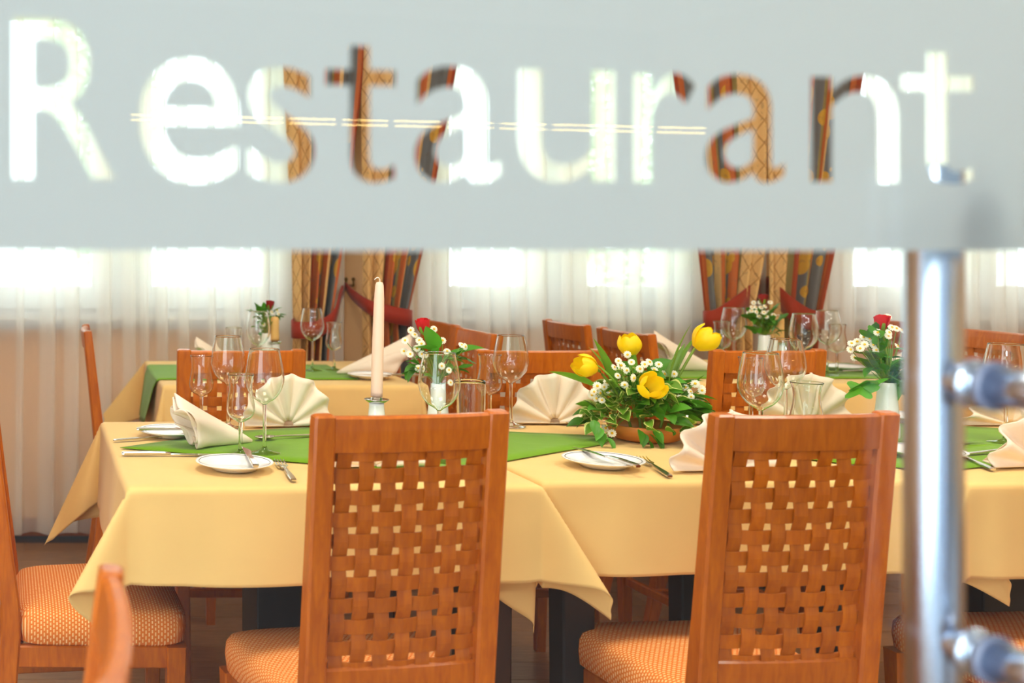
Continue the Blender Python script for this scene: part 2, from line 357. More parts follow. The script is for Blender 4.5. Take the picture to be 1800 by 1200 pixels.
# sheers
def sheer(x0, x1, seed, label):
    """flat stretches between pleats that fold back on themselves: three layers read whiter than one"""
    rnd = random.Random(seed); P = []; x = x0
    while x < x1:
        g = rnd.choice((.022, .03, .045, .075)) * rnd.uniform(.8, 1.2); w = rnd.uniform(.022, .055); d = rnd.uniform(.008, .016); o = rnd.uniform(-.006, .006)
        P += [(x, o), (x + g * .5, o + .004), (x + g, o), (x + g + w * .5, o - d * .8), (x + g + w, o - d), (x + g + w + .003, o - d * .5), (x + g + w * .5, o), (x + g + .001, o + d * .4), (x + g - .002, o + d), (x + g + w * .5, o + d * 1.5), (x + g + w, o + d)]
        x += g + w + .004
    P = spline(P, 2); n = len(P) - 1; V = []; Fc = []; zs = [0.035, 0.25, 0.6, 1.1, 1.8, 2.5]
    for j, z in enumerate(zs):
        k = 1.2 - 0.4 * j / 5
        for i, (px_, oy) in enumerate(P): V.append((px_ + .008 * sin(1.3 * z + px_ * 4), 4.535 + oy * k, z + (0.006 * sin(px_ * 40) if j == 0 else 0)))
    for j in range(len(zs) - 1):
        for i in range(n): a = j * (n + 1) + i; Fc.append((a, a + 1, a + n + 2, a + n + 1))
    return tag(mesh('sheer_curtain', V, Fc, M['sheer']), label, 'curtain', 'white sheer curtains')
sheer(-0.85, X(600, 4.53), 3, 'white pleated sheer curtain on the left, before the window beside the first drape pair')
sheer(X(680, 4.53), X(1300, 4.53), 5, 'white pleated sheer curtain hanging between the two pairs of patterned drapes')
sheer(X(1385, 4.53), 5.2, 8, 'white pleated sheer curtain behind the door handle, right of the drapes')
# patterned drapes: edges given in picture columns at the drape distance, per height
YD = 4.43
def drape(prof, flip, seed, label):
    """prof: list of (py, px_left, px_right)"""
    rnd = random.Random(seed); P = sorted([(Z(py, YD), X(a, YD), X(b, YD)) for py, a, b in prof])
    zs = [P[0][0] + (P[-1][0] - P[0][0]) * i / 44 for i in range(45)]; n = 84; V = []; Fc = []; uv = []
    for z in zs:
        for (z0, a0, b0), (z1, a1, b1) in zip(P, P[1:]):
            if z <= z1 + 1e-6: break
        t = (z - z0) / (z1 - z0); t = t * t * (3 - 2 * t) if False else t
        a, b = a0 + (a1 - a0) * t, b0 + (b1 - b0) * t; wd = b - a; amp = min(0.024, 0.0040 / max(wd, .1))
        for i in range(n + 1):
            u = i / n; uu = 1 - u if flip else u
            V.append((a + wd * u, YD + amp * sin(2 * pi * 5 * uu + seed) + 0.25 * amp * sin(2 * pi * 11 * uu + 1), z)); uv.append((uu, z))
    for j in range(len(zs) - 1):
        for i in range(n): q = j * (n + 1) + i; Fc.append((q, q + 1, q + n + 2, q + n + 1))
    return tag(solid(mesh('drape', V, Fc, M['drape'], uv=uv), 0.003), label, 'drape', 'patterned drapes tied back between the windows')
drape([(930, 512, 574), (640, 516, 578), (575, 518, 582), (440, 515, 604), (130, 500, 640), (-110, 488, 652)], False, 1, 'narrow patterned drape, left one of the pair behind the tall candle')
drape([(930, 640, 738), (640, 640, 726), (558, 640, 719), (440, 640, 746), (130, 636, 802), (-110, 630, 842)], False, 2, 'patterned drape with orange and blue stripes, right one of the pair behind the tall candle')
drape([(930, 1252, 1325), (640, 1250, 1318), (565, 1243, 1318), (440, 1229, 1346), (130, 1184, 1352), (-110, 1150, 1356)], True, 3, 'patterned drape left of the brass hooks at the vase of daisies')
drape([(930, 1352, 1440), (640, 1352, 1432), (560, 1350, 1440), (440, 1350, 1466), (130, 1346, 1516), (-110, 1342, 1552)], False, 4, 'patterned drape right of the brass hooks at the vase of daisies')
def tieback(path, hw, label):
    """ribbon through (px,py,dY) with half height in px"""
    P = spline(path, 8); V = []; Fc = []
    for i, (px, py, dy) in enumerate(P):
        Y = YD + dy; t = i / (len(P) - 1); h = hw * (0.45 + 0.55 * min(1, t * 2.2) if hw < 16 else .9 + .25 * sin(pi * min(1, t * 1.6))) * Y / F
        V += [(X(px, Y), Y, Z(py, Y) + h), (X(px, Y), Y, Z(py, Y) - h)]
    for i in range(len(P) - 1): Fc.append((2 * i, 2 * i + 1, 2 * i + 3, 2 * i + 2))
    return tag(solid(mesh('curtain_tieback', V, Fc, M['red']), 0.006), label, 'tieback', 'red curtain tiebacks')
tieback([(606, 503, .14), (598, 520, .04), (588, 556, -.06), (560, 578, -.075), (525, 580, -.07), (513, 578, -.03), (520, 572, .06)], 15, 'dark red tieback hanging down left round the narrow drape')
tieback([(608, 503, .14), (622, 520, .06), (650, 540, -.05), (690, 553, -.075), (716, 558, -.07), (724, 560, -.03), (715, 562, .06)], 15, 'orange-red tieback drawn straight across behind the tall candle')
tieback([(1342, 503, .14), (1325, 515, .04), (1298, 538, -.06), (1262, 560, -.075), (1244, 562, -.07), (1237, 562, -.03), (1246, 562, .06)], 18, 'red tieback sloping down left from the hooks above the daisies')
tieback([(1346, 503, .14), (1362, 515, .04), (1388, 540, -.06), (1420, 560, -.075), (1440, 562, -.07), (1447, 562, -.03), (1440, 562, .06)], 18, 'red tieback sloping down right from the hooks above the daisies')
for px, side in ((604, 'left one of the pair above the tall candle'), (617, 'right one of the pair above the tall candle')):
    Y = YW - 0.02; V, Fc = tube_vf(spline([(0, .02, 0), (0, -.03, 0), (0, -.04, .006), (0, -.038, .022)], 4), 0.005, 8)
    V2, F2 = lathe_vf([(0, -.009), (.006, -.006), (.009, 0), (.006, .006), (0, .009)], 8, off=(0, -.038, .028)); F2 = [tuple(q + len(V) for q in f) for f in F2]
    h = mesh('tieback_hook', V + V2, Fc + F2, M['brass']); h.location = (X(px, Y), Y, Z(502, Y)); tag(h, 'small brass curtain hook on the wall, ' + side, 'hook', 'brass curtain hooks')
for px, side in ((1340, 'left'), (1350, 'right')):
    h2 = h.copy(); link(h2); Y = YW - 0.02; h2.location = (X(px, Y), Y, Z(500, Y)); tag(h2, 'small brass curtain hook above the vase of daisies, the %s of two' % side, 'hook', 'brass curtain hooks')
# outside
lawn = struct(box2('ground', (-14, YW + 0.3, -0.6), (22, 26, -0.5), M['lawn']))
def tree(x, y, h, seed, label, cr=.5):
    rnd = random.Random(seed); t = empty('tree', (x, y, -0.5))
    tube('trunk', [(0, 0, 0), (0.05, 0, h * .3), (0, .05, h * .6), (.1, 0, h * .9)], [.13, .11, .08, .02], M['bark'], t, 9)
    V = []; Fc = []
    for _ in range(1500):
        d = Vector((rnd.gauss(0, 1), rnd.gauss(0, 1), rnd.gauss(0, 1))).normalized() * rnd.random() ** .4
        c = Vector((d.x * cr, d.y * cr, h * .66 + d.z * h * .34)); a = Vector((rnd.gauss(0, 1), rnd.gauss(0, 1), rnd.gauss(0, .6))).normalized(); b = a.orthogonal().normalized() * .045; a *= .09
        k = len(V); V += [c - a, c + b, c + a, c - b]; Fc.append((k, k + 1, k + 2, k + 3))
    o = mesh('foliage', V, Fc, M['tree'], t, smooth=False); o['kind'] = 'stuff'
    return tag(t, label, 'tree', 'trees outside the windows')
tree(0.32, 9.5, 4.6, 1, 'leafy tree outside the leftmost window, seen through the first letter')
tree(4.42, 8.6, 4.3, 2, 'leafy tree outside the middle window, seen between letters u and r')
# ceiling lamps (fixtures round the area lights)
lp = empty('ceiling_lamp'); boxes('rim', [(0, .28, -.03, .6, .04, .06), (0, -.28, -.03, .6, .04, .06), (.28, 0, -.03, .04, .52, .06), (-.28, 0, -.03, .04, .52, .06)], M['pvc'], lp, bev=.004)
box2('diffuser', (-.26, -.26, -.055), (.26, .26, -.045), M['lamp'], lp)
tag(lp, 'lamp', 'lamp')
nm = ['above the left table end', 'above the middle front table', 'above the right front table', 'above the left back table', 'above the aisle at the back', 'above the right back table']
for (x, y), t in zip(ROOM_LAMPS, nm): inst(lp, (x, y, 2.7), 0, 'square white ceiling lamp ' + t, 'lamp', 'dining room ceiling lamps')
for (x, y), t in zip(HALL_LAMPS, ['left', 'middle', 'right']): inst(lp, (x, y, 2.7), 0, 'square white ceiling lamp over the %s of the entrance hall' % t, 'lamp', 'hall ceiling lamps')

# ------------------------------------------------------------------ glass door with film, lettering and handle
GP = Vector((X(60, .712), .712, 0)); GU = Vector((0.9919, 0.1278, 0)); GN = Vector((0.1278, -0.9919, 0))   # GN points to the hall
def onG(px):
    k = (px - PX0) / F; return (k * GP.y - GP.x) / (GU.x - k * GU.y)
def g3(t, z, d=0): return GP + GU * t - GN * d + Vector((0, 0, z))
door = struct(empty('door_1', GP))
ang = atan2(GU.y, GU.x); door.rotation_euler = (0, 0, ang)       # local: x along the pane, y to the room
T0, T1 = -0.16, 0.84
box2('pane', (T0, -0.010, 0.012), (T1, 0.0, 2.12), M['pane'], door)
def film():
    c = bpy.data.curves.new('text', 'FONT'); c.body = 'Restaurant'; o = bpy.data.objects.new('text', c); COL.objects.link(o)
    bpy.context.view_layer.objects.active = o; o.select_set(True); bpy.ops.object.convert(target='CURVE')
    src = o.data; per = [2, 2, 1, 1, 2, 1, 1, 2, 1, 1]
    boxp = [(24, 203, 33, 313), (246, 420, 103, 320), (438, 554, 117, 320), (574, 696, 80, 319), (731, 881, 116, 320), (914, 1083, 123, 321), (1117, 1224, 127, 320), (1243, 1382, 130, 321), (1429, 1582, 132, 320), (1588, 1714, 92, 322)]
    dst = bpy.data.curves.new('frosted_film', 'CURVE'); dst.dimensions = '2D'; dst.fill_mode = 'BOTH'; dst.resolution_u = 10
    def spl(pts):
        s = dst.splines.new('BEZIER'); s.bezier_points.add(len(pts) - 1); s.use_cyclic_u = True
        for b, (co, hl, hr) in zip(s.bezier_points, pts):
            b.handle_left_type = b.handle_right_type = 'FREE'; b.co = co + (0,); b.handle_left = hl + (0,); b.handle_right = hr + (0,)
    zb = CH - 6 * .73 / F
    R = [(T0, zb), (T1, zb), (T1, 1.66), (T0, 1.66)]; spl([(p, p, p) for p in R])
    si = 0
    for n, (x0, x1, y0, y1) in zip(per, boxp):
        sps = src.splines[si:si + n]; si += n; B = sps[0].bezier_points
        ax, bx, ay, by = min(p.co.x for p in B), max(p.co.x for p in B), min(p.co.y for p in B), max(p.co.y for p in B)
        ta, tb = onG(x0), onG(x1); Yc = g3((ta + tb) / 2, 0).y; zt, zbm = Z(y0, Yc), Z(y1, Yc)
        def mp(v): return (ta + (v.x - ax) / (bx - ax) * (tb - ta), zbm + (v.y - ay) / (by - ay) * (zt - zbm))
        if len(sps) == 1 and len(B) == 14 and by > .5:
            q = lambda x, y: (ta + x * (tb - ta), zbm + y * (zt - zbm))
            K = [(.355, 1), (.63, 1), (.63, .825), (1, .825), (1, .708), (.63, .708), (.63, .22, .63, .30, .63, .12), (.80, .092, .66, .092, .88, .092), (.985, .125), (1, .035), (.72, -.008, .85, -.008, .48, -.008), (.355, .20, .355, .06, .355, .30), (.355, .708), (0, .708), (0, .825), (.355, .825)]
            spl([(q(*k[:2]), q(*(k[2:4] if len(k) > 2 else k[:2])), q(*(k[4:6] if len(k) > 2 else k[:2]))) for k in K]); continue
        for s in sps: spl([(mp(p.co), mp(p.handle_left), mp(p.handle_right)) for p in s.bezier_points])
    bpy.data.objects.remove(o)
    tmp = bpy.data.objects.new('tmp', dst); COL.objects.link(tmp); bpy.context.view_layer.update()
    me = bpy.data.meshes.new_from_object(tmp.evaluated_get(bpy.context.evaluated_depsgraph_get())); bpy.data.objects.remove(tmp)
    me.transform(Matrix.Rotation(pi / 2, 4, 'X')); me.materials.clear(); me.materials.append(M['film']); me.name = 'frosted_film'
    f = link(bpy.data.objects.new('frosted_film', me), door); f.location = (0, 0.0015, 0); f['label'] = 'frosted band with the word Restaurant left clear'
film()
hd = empty('pull_handle'); hd.parent = door; hd['label'] = 'round steel pull handle'
tH = onG(1722); zu, zl, dH = 1.1152, 0.9184, 0.037
for sgn in (1, -1):
    o = dH if sgn > 0 else -0.075
    V, Fc = lathe_vf([(0, 0.757), (.0180, .757), (.0190, .759), (.0190, 1.2755), (.0180, 1.2775), (0, 1.2775)], 24, off=(tH, o, 0)); mesh('grip_tube', V, Fc, M['steel'], hd)
for z in (zu, zl):
    mesh('standoff', *tube_vf([(tH, dH, z), (tH, 0.0, z)], .0105, 20), M['steel'], hd)
    mesh('standoff', *tube_vf([(tH, -.012, z), (tH, -.075, z)], .0145, 20), M['steel'], hd)
    mesh('gasket_ring', *tube_vf([(tH, .005, z), (tH, .0003, z)], .0180, 24), M['steel'], hd)
    mesh('gasket_ring', *tube_vf([(tH, -.0103, z), (tH, -.0135, z)], .0180, 24), M['rubber'], hd)
boxes('hinge_post', [(T0 - .05, -.005, 1.08, .06, .06, 2.16)], M['steel'], door, bev=.004)
boxes('top_rail', [((T0 + T1) / 2 - .025, -.005, 2.15, T1 - T0 + .05, .05, .05)], M['steel'], door, bev=.004)
# light strip on the far hall wall, mirrored in the pane
ls = empty('wall_light_strip', (0, 0, 0))
def mirror(v): d = GN.dot(v - GP); d2 = v - GN * 2 * d; return d2
segs = [230 + i * 92.6 for i in range(11)]
VY = 5.4
for a in segs:
    for dz in (0, -.024):
        p = []
        for q in (a, a + 80):
            Y = VY; v = Vector((X(q, Y), Y, 0)); v.z = Z(202 + (q - 230) * .0236, Y) + dz; p.append(mirror(v))
        tube('glow_tube', p, .0042, M['led'], ls, 6)
tag(ls, 'row of short warm glowing tubes in the hall, mirrored in the glass door', 'light strip')

# ------------------------------------------------------------------ chairs
def make_chair(name, wmat, label):
    t = empty(name); t['category'] = 'chair'
    HW, TOPZ, SZ, SD = 0.170, 0.945, 0.457, 0.18; sw = 0.037
    def yb(z): return -SD - 0.012 - 0.055 * max(0, (z - SZ)) / (TOPZ - SZ) + (-0.06 * (max(0, .40 - z) / .40) ** 1.5)
    for s in (-1, 1):
        pts = [(s * (HW - sw / 2 - (0.0 if z > .45 else 0.004 * (0.45 - z))), yb(z), z) for z in (0, .1, .2, .3, .4, .46, .6, .75, .88, .93, TOPZ - .003, TOPZ)]
        bar('stile', pts, [sw * .9, sw * .95, sw, sw, sw, sw, sw, sw, sw, sw, sw - .001, sw - .008], [.03, .034, .04, .042, .042, .04, .034, .030, .028, .027, .026, .018], wmat, t, bev=.004)
    def rail_(name, z0, z1, th, sag, top=False):
        V = []; Fc = []; n = 12; x1 = HW - sw + .004
        prof = [(z0, -1), (z0, 1), (z0 + .6 * (z1 - z0), 1), (z1 - .004, .9), (z1, .4), (z1, -.4), (z1 - .004, -.9), (z0 + .6 * (z1 - z0), -1)]
        for i in range(n + 1):
            x = -x1 + 2 * x1 * i / n; sg = -sag * (1 - (x / x1) ** 2)
            for z, k in prof: V.append((x, yb(z) + sg + k * th / 2, z))
        m = len(prof)
        for i in range(n):
            for k in range(m): Fc.append((i * m + k, i * m + (k + 1) % m, (i + 1) * m + (k + 1) % m, (i + 1) * m + k))
        Fc.append(tuple(range(m))); Fc.append(tuple(n * m + k for k in range(m - 1, -1, -1)))
        return mesh(name, V, Fc, wmat, t, smooth=False)
    SAG = .010
    rail_('top_rail', TOPZ - .062, TOPZ - .003, .022, SAG); rail_('lower_rail', .462, .517, .022, SAG * .6)
    # woven panel
    wi = HW - sw; vs, hs = .0254, .0126; pitch_x = vs + hs; zr0 = TOPZ - .062 - .0285 + .006; pz = .0366; zs = pz * .675
    xs = [(-3 + i) * pitch_x for i in range(7)]; zc = [zr0 + pz / 2 - pz * j for j in range(11)]
    def strip(name, vert, i):
        V = []; Fc = []; amp = .0027; th = .0013; hw_ = (vs if vert else zs) / 2
        if vert:
            seq = [(TOPZ - .055, 0)] + [(z, 1 if (i + j) % 2 else -1) for j, z in enumerate(zc)] + [(.500, 0)]
        else:
            seq = [(-wi - .003, 0)] + [(x, -1 if (i + j) % 2 else 1) for j, x in enumerate(xs)] + [(wi + .003, 0)]
        fine = []
        for (a, k0), (b, k1) in zip(seq, seq[1:]):
            for q in range(4):
                tt = q / 4; fine.append((a + (b - a) * tt, k0 + (k1 - k0) * (tt * tt * (3 - 2 * tt))))
        fine.append(seq[-1])
        for p, k in fine:
            x, z = (xs[i], p) if vert else (p, zc[i])
            for q, d in ((-1, -1), (1, -1), (1, 1), (-1, 1)):
                xx = x + q * hw_ if vert else x; zz = z if vert else z + q * hw_
                V.append((xx, yb(zz) - SAG * (1 - min(1, (x / wi) ** 2)) * .9 + amp * k + d * th, zz))
        for k in range(len(fine) - 1):
            for q in range(4): Fc.append((k * 4 + q, k * 4 + (q + 1) % 4, k * 4 + 4 + (q + 1) % 4, k * 4 + 4 + q))
        Fc.append((0, 1, 2, 3)); e = (len(fine) - 1) * 4; Fc.append((e + 3, e + 2, e + 1, e))
        return mesh(name, V, Fc, wmat, t, smooth=False)
    for i in range(7): strip('vertical_slat', True, i)
    for j in range(11): strip('horizontal_slat', False, j)
    # cushion
    fwd, rwd = 0.198, 0.172
    def outline(k, ins):
        P = []
        n = 48
        for q in range(n):
            a = 2 * pi * q / n; cx_, sy_ = cos(a), sin(a); e = .26
            ux = math.copysign(abs(cx_) ** e, cx_); uy = math.copysign(abs(sy_) ** e, sy_)
            hw_ = rwd + (fwd - rwd) * (uy + 1) / 2
            P.append(((hw_ - ins) * ux, (SD - ins) * uy))
        return P
    rings = [(.010, SZ - .075, .075), (0, SZ - .068, .065), (-.003, SZ - .04, .04), (-.001, SZ - .018, .018), (.006, SZ - .006, .006), (.02, SZ, 0), (.06, SZ + .006, -.06), (.11, SZ + .009, -.06), (.165, SZ + .010, -.06)]
    V = []; Fc = []; uv = []; base = outline(0, 0)
    for ri, (ins, z, dr) in enumerate(rings):
        for q, (x, y) in enumerate(outline(0, ins)):
            V.append((x, y, z)); bx, by = base[q]; nx = 1 if abs(bx) > .95 * (rwd + (fwd - rwd) * (by / SD + 1) / 2) else 0; ny = 1 if abs(by) > .95 * SD else 0
            d = max(dr, 0); uv.append((x + math.copysign(d, x) * nx, y + math.copysign(d, y) * (ny if not nx else 0)))
    m = 48
    for r in range(len(rings) - 1):
        for q in range(m): Fc.append((r * m + q, r * m + (q + 1) % m, (r + 1) * m + (q + 1) % m, (r + 1) * m + q))
    Fc.append(tuple(range(m - 1, -1, -1))); Fc.append(tuple((len(rings) - 1) * m + q for q in range(m)))
    mesh('seat', V, Fc, M['seat'], t, uv=uv)
    za, zb_ = .335, .381
    box2('front_apron', (-fwd + .03, SD - .038, za), (fwd - .03, SD - .018, zb_), wmat, t, bev=.003)
    box2('rear_apron', (-HW + .03, -SD - .005, za), (HW - .03, -SD + .015, zb_), wmat, t, bev=.003)
    for s in (-1, 1):
        bar('side_apron', [(s * (rwd - .018), -SD - .01, (za + zb_) / 2), (s * (fwd - .022), SD - .03, (za + zb_) / 2)], .02, zb_ - za, wmat, t, bev=.003, up=Vector((0, 0, 1)))
        bar('leg', [(s * (fwd - .026), SD - .03, 0), (s * (fwd - .024), SD - .028, .2), (s * (fwd - .022), SD - .026, .383)], [.028, .034, .042], [.028, .034, .042], wmat, t, bev=.003)
        bar('stretcher', [(s * (HW - .02), -SD - .04, .215), (s * (fwd - .024), SD - .03, .215)], .018, .026, wmat, t, bev=.003, up=Vector((0, 0, 1)))
    bar('stretcher', [(-(fwd - .03), .02, .215), (fwd - .03, .02, .215)], .018, .024, wmat, t, bev=.003, up=Vector((0, 0, 1)))
    t['label'] = label
    return t
chair = make_chair('dining_chair', M['wood'], 'x')
G = 'woven back dining chairs'
def put_chair(cx, cy, deg, label, scale=None):
    """cx,cy: middle of the back's top; deg: 0 faces +Y, counter-clockwise"""
    a = radians(deg); k = .247 * (scale[1] if scale else 1)
    return inst(chair, (cx - sin(a) * k * 1.0, cy + cos(a) * k, 0), a, label, 'chair', G, scale)
put_chair(X(723, 1.80), 1.80, 9, 'woven back chair nearest the tall white candle, back turned to us')
put_chair(X(1414, 1.83), 1.83, 4, 'woven back chair in front of the tulip bowl right side, beside the door handle', (.95, 1, .995))
put_chair(X(2085, 1.88), 1.88, 2, 'chair behind the door handle, only its orange seat showing')
put_chair(X(-25, 2.46), 2.46, -90 + 3, 'woven back chair at the left end of the front table, cut by the frame')
put_chair(X(424, 2.915), 2.915, 0, 'woven back chair behind the cone napkin and fan napkin at left')
put_chair(X(949, 2.915), 2.915, 0, 'woven back chair behind the fan napkin left of the tulips')
put_chair(X(1350, 2.915), 2.915, 3, 'woven back chair behind the glasses right of the tulips', (.92, 1, 1))
put_chair(X(152, 3.72), 3.72, -90, 'chair seen edge-on at the left end of the back table by the sheer curtain')
put_chair(X(775, 4.0), 4.0, 90, 'chair at the right end of the back left table, nearer the curtain')
put_chair(X(836, 3.59), 3.59, 90, 'chair behind the red rose, at the right end of the back left table')
put_chair(X(994, 4.0), 4.0, -90, 'dark-looking chair facing the back right table, the one nearer the curtain')
put_chair(X(1098, 3.59), 3.59, -90, 'dark-looking chair behind the upper tulip, facing the back right table')
put_chair(X(1603, 4.0), 4.0, 90, 'chair behind the right rose vase at the far end of the back right table')
put_chair(X(1742, 3.59), 3.59, 90, 'chair right of the door handle at the far end of the back right table')
put_chair(X(196, .985), 0.985, 87.5, 'blurred chair top close to the glass door at lower left', (1.0, 1, .935))

# ------------------------------------------------------------------ tables and cloths
ROT = radians(1.5); PIV = (X(230, 2.044), 2.044)
def rot(p):
    x, y = p[0] - PIV[0], p[1] - PIV[1]; c, s = cos(ROT), sin(ROT); return (PIV[0] + c * x - s * y, PIV[1] + s * x + c * y) + tuple(p[2:])
def cloth(x0, x1, y0, y1, drops, fins, seed, label, zt=ZT, xf=rot):
    """drops: l,r,f,b. fins per corner 'fl','fr','bl','br': (dx,dy,psi,phif,ext)"""
    rnd = random.Random(seed); R = .010
    def samples(a, b, da, db):
        out = [a - da * (1 - i / 30) for i in range(30)] + [a + (b - a) * i / 24 for i in range(25)] + [b + db * (i + 1) / 30 for i in range(30)]
        return out
    us = samples(x0, x1, drops[0], drops[1]); vs_ = samples(y0, y1, drops[2], drops[3]); V = []; Fc = []
    fq = [(rnd.uniform(8, 20), rnd.uniform(0, 6.28)) for _ in range(4)]
    def prof(d):
        if d < R * pi / 2: return R * sin(d / R), R * (1 - cos(d / R))
        return R, R + d - R * pi / 2
    for v in vs_:
        for u in us:
            a = x0 - u if u < x0 else (u - x1 if u > x1 else 0); b = y0 - v if v < y0 else (v - y1 if v > y1 else 0)
            a = a if a > 1e-6 else 0; b = b if b > 1e-6 else 0
            sx = -1 if u < x0 - 1e-6 else 1; sy = -1 if v < y0 - 1e-6 else 1
            if a <= 1e-9 and b <= 1e-9: V.append((u, v, zt)); continue
            if a > 1e-9 and b > 1e-9:
                r = hypot(a, b); phi = math.degrees(atan2(a, b)); key = ('f' if sy < 0 else 'b') + ('l' if sx < 0 else 'r')
                dx, dy, psi, pf, ext, ta = fins[key]; cxp, cyp = (x0 if sx < 0 else x1), (y0 if sy < 0 else y1)
                if phi < pf: al = psi * sin(pi / 2 * phi / pf)
                elif phi < 45: q = (phi - pf) / (45 - pf); al = psi + (ta - psi) * q * q * (3 - 2 * q)
                else: al = ta * (90 - phi) / 45
                al = radians(al); o, dn = prof(r); rr = dn * (1 + (ext - 1) * sin(radians(2 * phi)))
                w = .016 * min(1, rr / .2); pr = w * sin(pi * phi / pf) if phi < pf else -w * 1.6 * sin(pi * (phi - pf) / (90 - pf))
                nx, ny = (-dy, dx) if (dx * sy - 0) * 1 < 1e9 else (0, 0)
                if ny * sy < 0: nx, ny = -nx, -ny
                tk = sin(radians(phi)); tc = cos(radians(phi))
                V.append((cxp + sx * o * tk + dx * sin(al) * rr + nx * pr, cyp + sy * o * tc + dy * sin(al) * rr + ny * pr, zt - dn + rr * (1 - cos(al)) - (rr - dn))); continue
            d = a if a > 0 else b; o, dn = prof(d); s_ = v if a > 0 else u; lo, hi = (y0, y1) if a > 0 else (x0, x1)
            e = min(s_ - lo, hi - s_); fade = min(1, max(0, e / .16)); fade = fade * fade * (3 - 2 * fade)
            rp = fade * (dn / .2) * (.016 + .007 * sin(fq[0][0] * s_ + fq[0][1]) + .005 * sin(fq[1][0] * s_ + fq[1][1])) - (1 - fade) * 0
            bump_ = .010 * (dn / .2) * math.exp(-((e - .045) / .025) ** 2)
            out = o + max(0, rp) + bump_
            V.append(((x0 - out if sx < 0 else x1 + out), v, zt - dn) if a > 0 else (u, (y0 - out if sy < 0 else y1 + out), zt - dn))
    V = [xf(p) for p in V]
    n = len(us)
    for j in range(len(vs_) - 1):
        for i in range(n - 1): k = j * n + i; Fc.append((k, k + 1, k + n + 1, k + n))
    o = mesh('tablecloth', V, Fc, M['cloth']); solid(o, .0016, -1)
    return tag(o, label, 'tablecloth', 'yellow tablecloths')
def table(x0, x1, y0, y1, label, xf=rot, legs=None):
    c = xf(((x0 + x1) / 2, (y0 + y1) / 2)); t = empty('dining_table', (c[0], c[1], 0), ROT if xf is rot else 0); hw, hd_ = (x1 - x0) / 2 - .006, (y1 - y0) / 2 - .006
    box2('tabletop', (-hw, -hd_, ZT - .036), (hw, hd_, ZT - .004), M['legdark'], t, bev=.004)
    boxes('apron', [(0, -hd_ + .09, ZT - .076, 2 * hw - .16, .02, .08), (0, hd_ - .09, ZT - .076, 2 * hw - .16, .02, .08), (-hw + .09, 0, ZT - .076, .02, 2 * hd_ - .2, .08), (hw - .09, 0, ZT - .076, .02, 2 * hd_ - .2, .08)], M['legdark'], t)
    if legs:
        boxes('pedestal', [(0, 0, ZT / 2 - .02, .17, .17, ZT - .04), (0, 0, .015, .5, .12, .03), (0, 0, .015, .12, .5, .03)], M['black'], t, bev=.004)
        for sy in (-1, 1) if legs == 'pedestal' else (): bar('leg', [(hw - .03, sy * (hd_ - .075), 0), (hw - .03, sy * (hd_ - .075), ZT - .036)], [.032, .042], [.04, .05], M['legdark'], t, bev=.004)
    else:
        for sx in (-1, 1):
            for sy in (-1, 1): bar('leg', [(sx * .278, sy * (hd_ - .09), 0), (sx * .278, sy * (hd_ - .09), ZT - .036)], [.060, .068], [.06, .068], M['black'], t, bev=.004)
    return tag(t, label, 'table', 'dining tables')
yF, yB = 2.05, 2.815
xa, xb, xc = PIV[0], PIV[0] + .798, PIV[0] + 1.596; TW = .768
N0 = (.7, .7, 4, 44, .85, 4)
table(xa, xa + TW, yF + .01, yB, 'left front dining table under yellow cloth by the end chair', legs='pedestal')
table(xb, xb + TW, yF + .046, yB, 'middle front dining table carrying the tulip bowl')
table(xc, xc + TW, yF + .01, yB, 'right front dining table behind the door handle', legs='column')
cloth(xa, xa + TW, yF, yB, (.21, .20, .185, .25), dict(fl=(-.93, -.36, 33, 27, 1.12, 6), bl=(-.97, .22, 25, 40, 1.12, 22), fr=(.90, -.44, 31, 38, 1.0, 27), br=N0), 1, 'yellow tablecloth on the left front table, long corner hanging beside the first woven chair')
cloth(xb, xb + TW, yF + .034, yB, (.20, .20, .183, .22), dict(fl=(-.99, .08, 30, 28, 1.12, 2), bl=N0, fr=(.95, -.30, 30, 36, 1.0, 27), br=N0), 2, 'yellow tablecloth on the middle front table under the tulip bowl')
cloth(xc, xc + TW, yF, yB, (.20, .20, .185, .22), dict(fl=(-.95, -.30, 30, 30, 1.1, 8), bl=N0, fr=(.95, -.30, 30, 36, 1.0, 27), br=N0), 3, 'yellow tablecloth on the right front table behind the door handle')
ident = lambda p: tuple(p)
x2a, x2b = X(290, 3.565), X(738, 3.565); x2c = X(1228, 3.625); x2d = x2c + .92
table(x2a, x2b, 3.575, 4.32, 'back left dining table under yellow cloth by the window', ident, 'column')
table(x2c, x2d, 3.625, 4.37, 'back right dining table under yellow cloth by the window', ident, 'column')
cloth(x2a, x2b, 3.565, 4.33, (.23, .2, .24, .2), dict(fl=(-.95, -.3, 14, 38, 1.0, 10), bl=(-.99, .12, 38, 40, 1.05, 34), fr=(.9, -.4, 10, 40, .95, 8), br=N0), 4, 'yellow tablecloth on the back left table, corner slanting down over the left end', xf=ident)
cloth(x2c, x2d, 3.615, 4.38, (.23, .2, .24, .2), dict(fl=(-.95, -.3, 14, 38, 1.0, 10), bl=(-.95, .3, 20, 40, 1.0, 16), fr=(.9, -.4, 20, 40, .95, 16), br=N0), 5, 'yellow tablecloth on the back right table by the window', xf=ident)
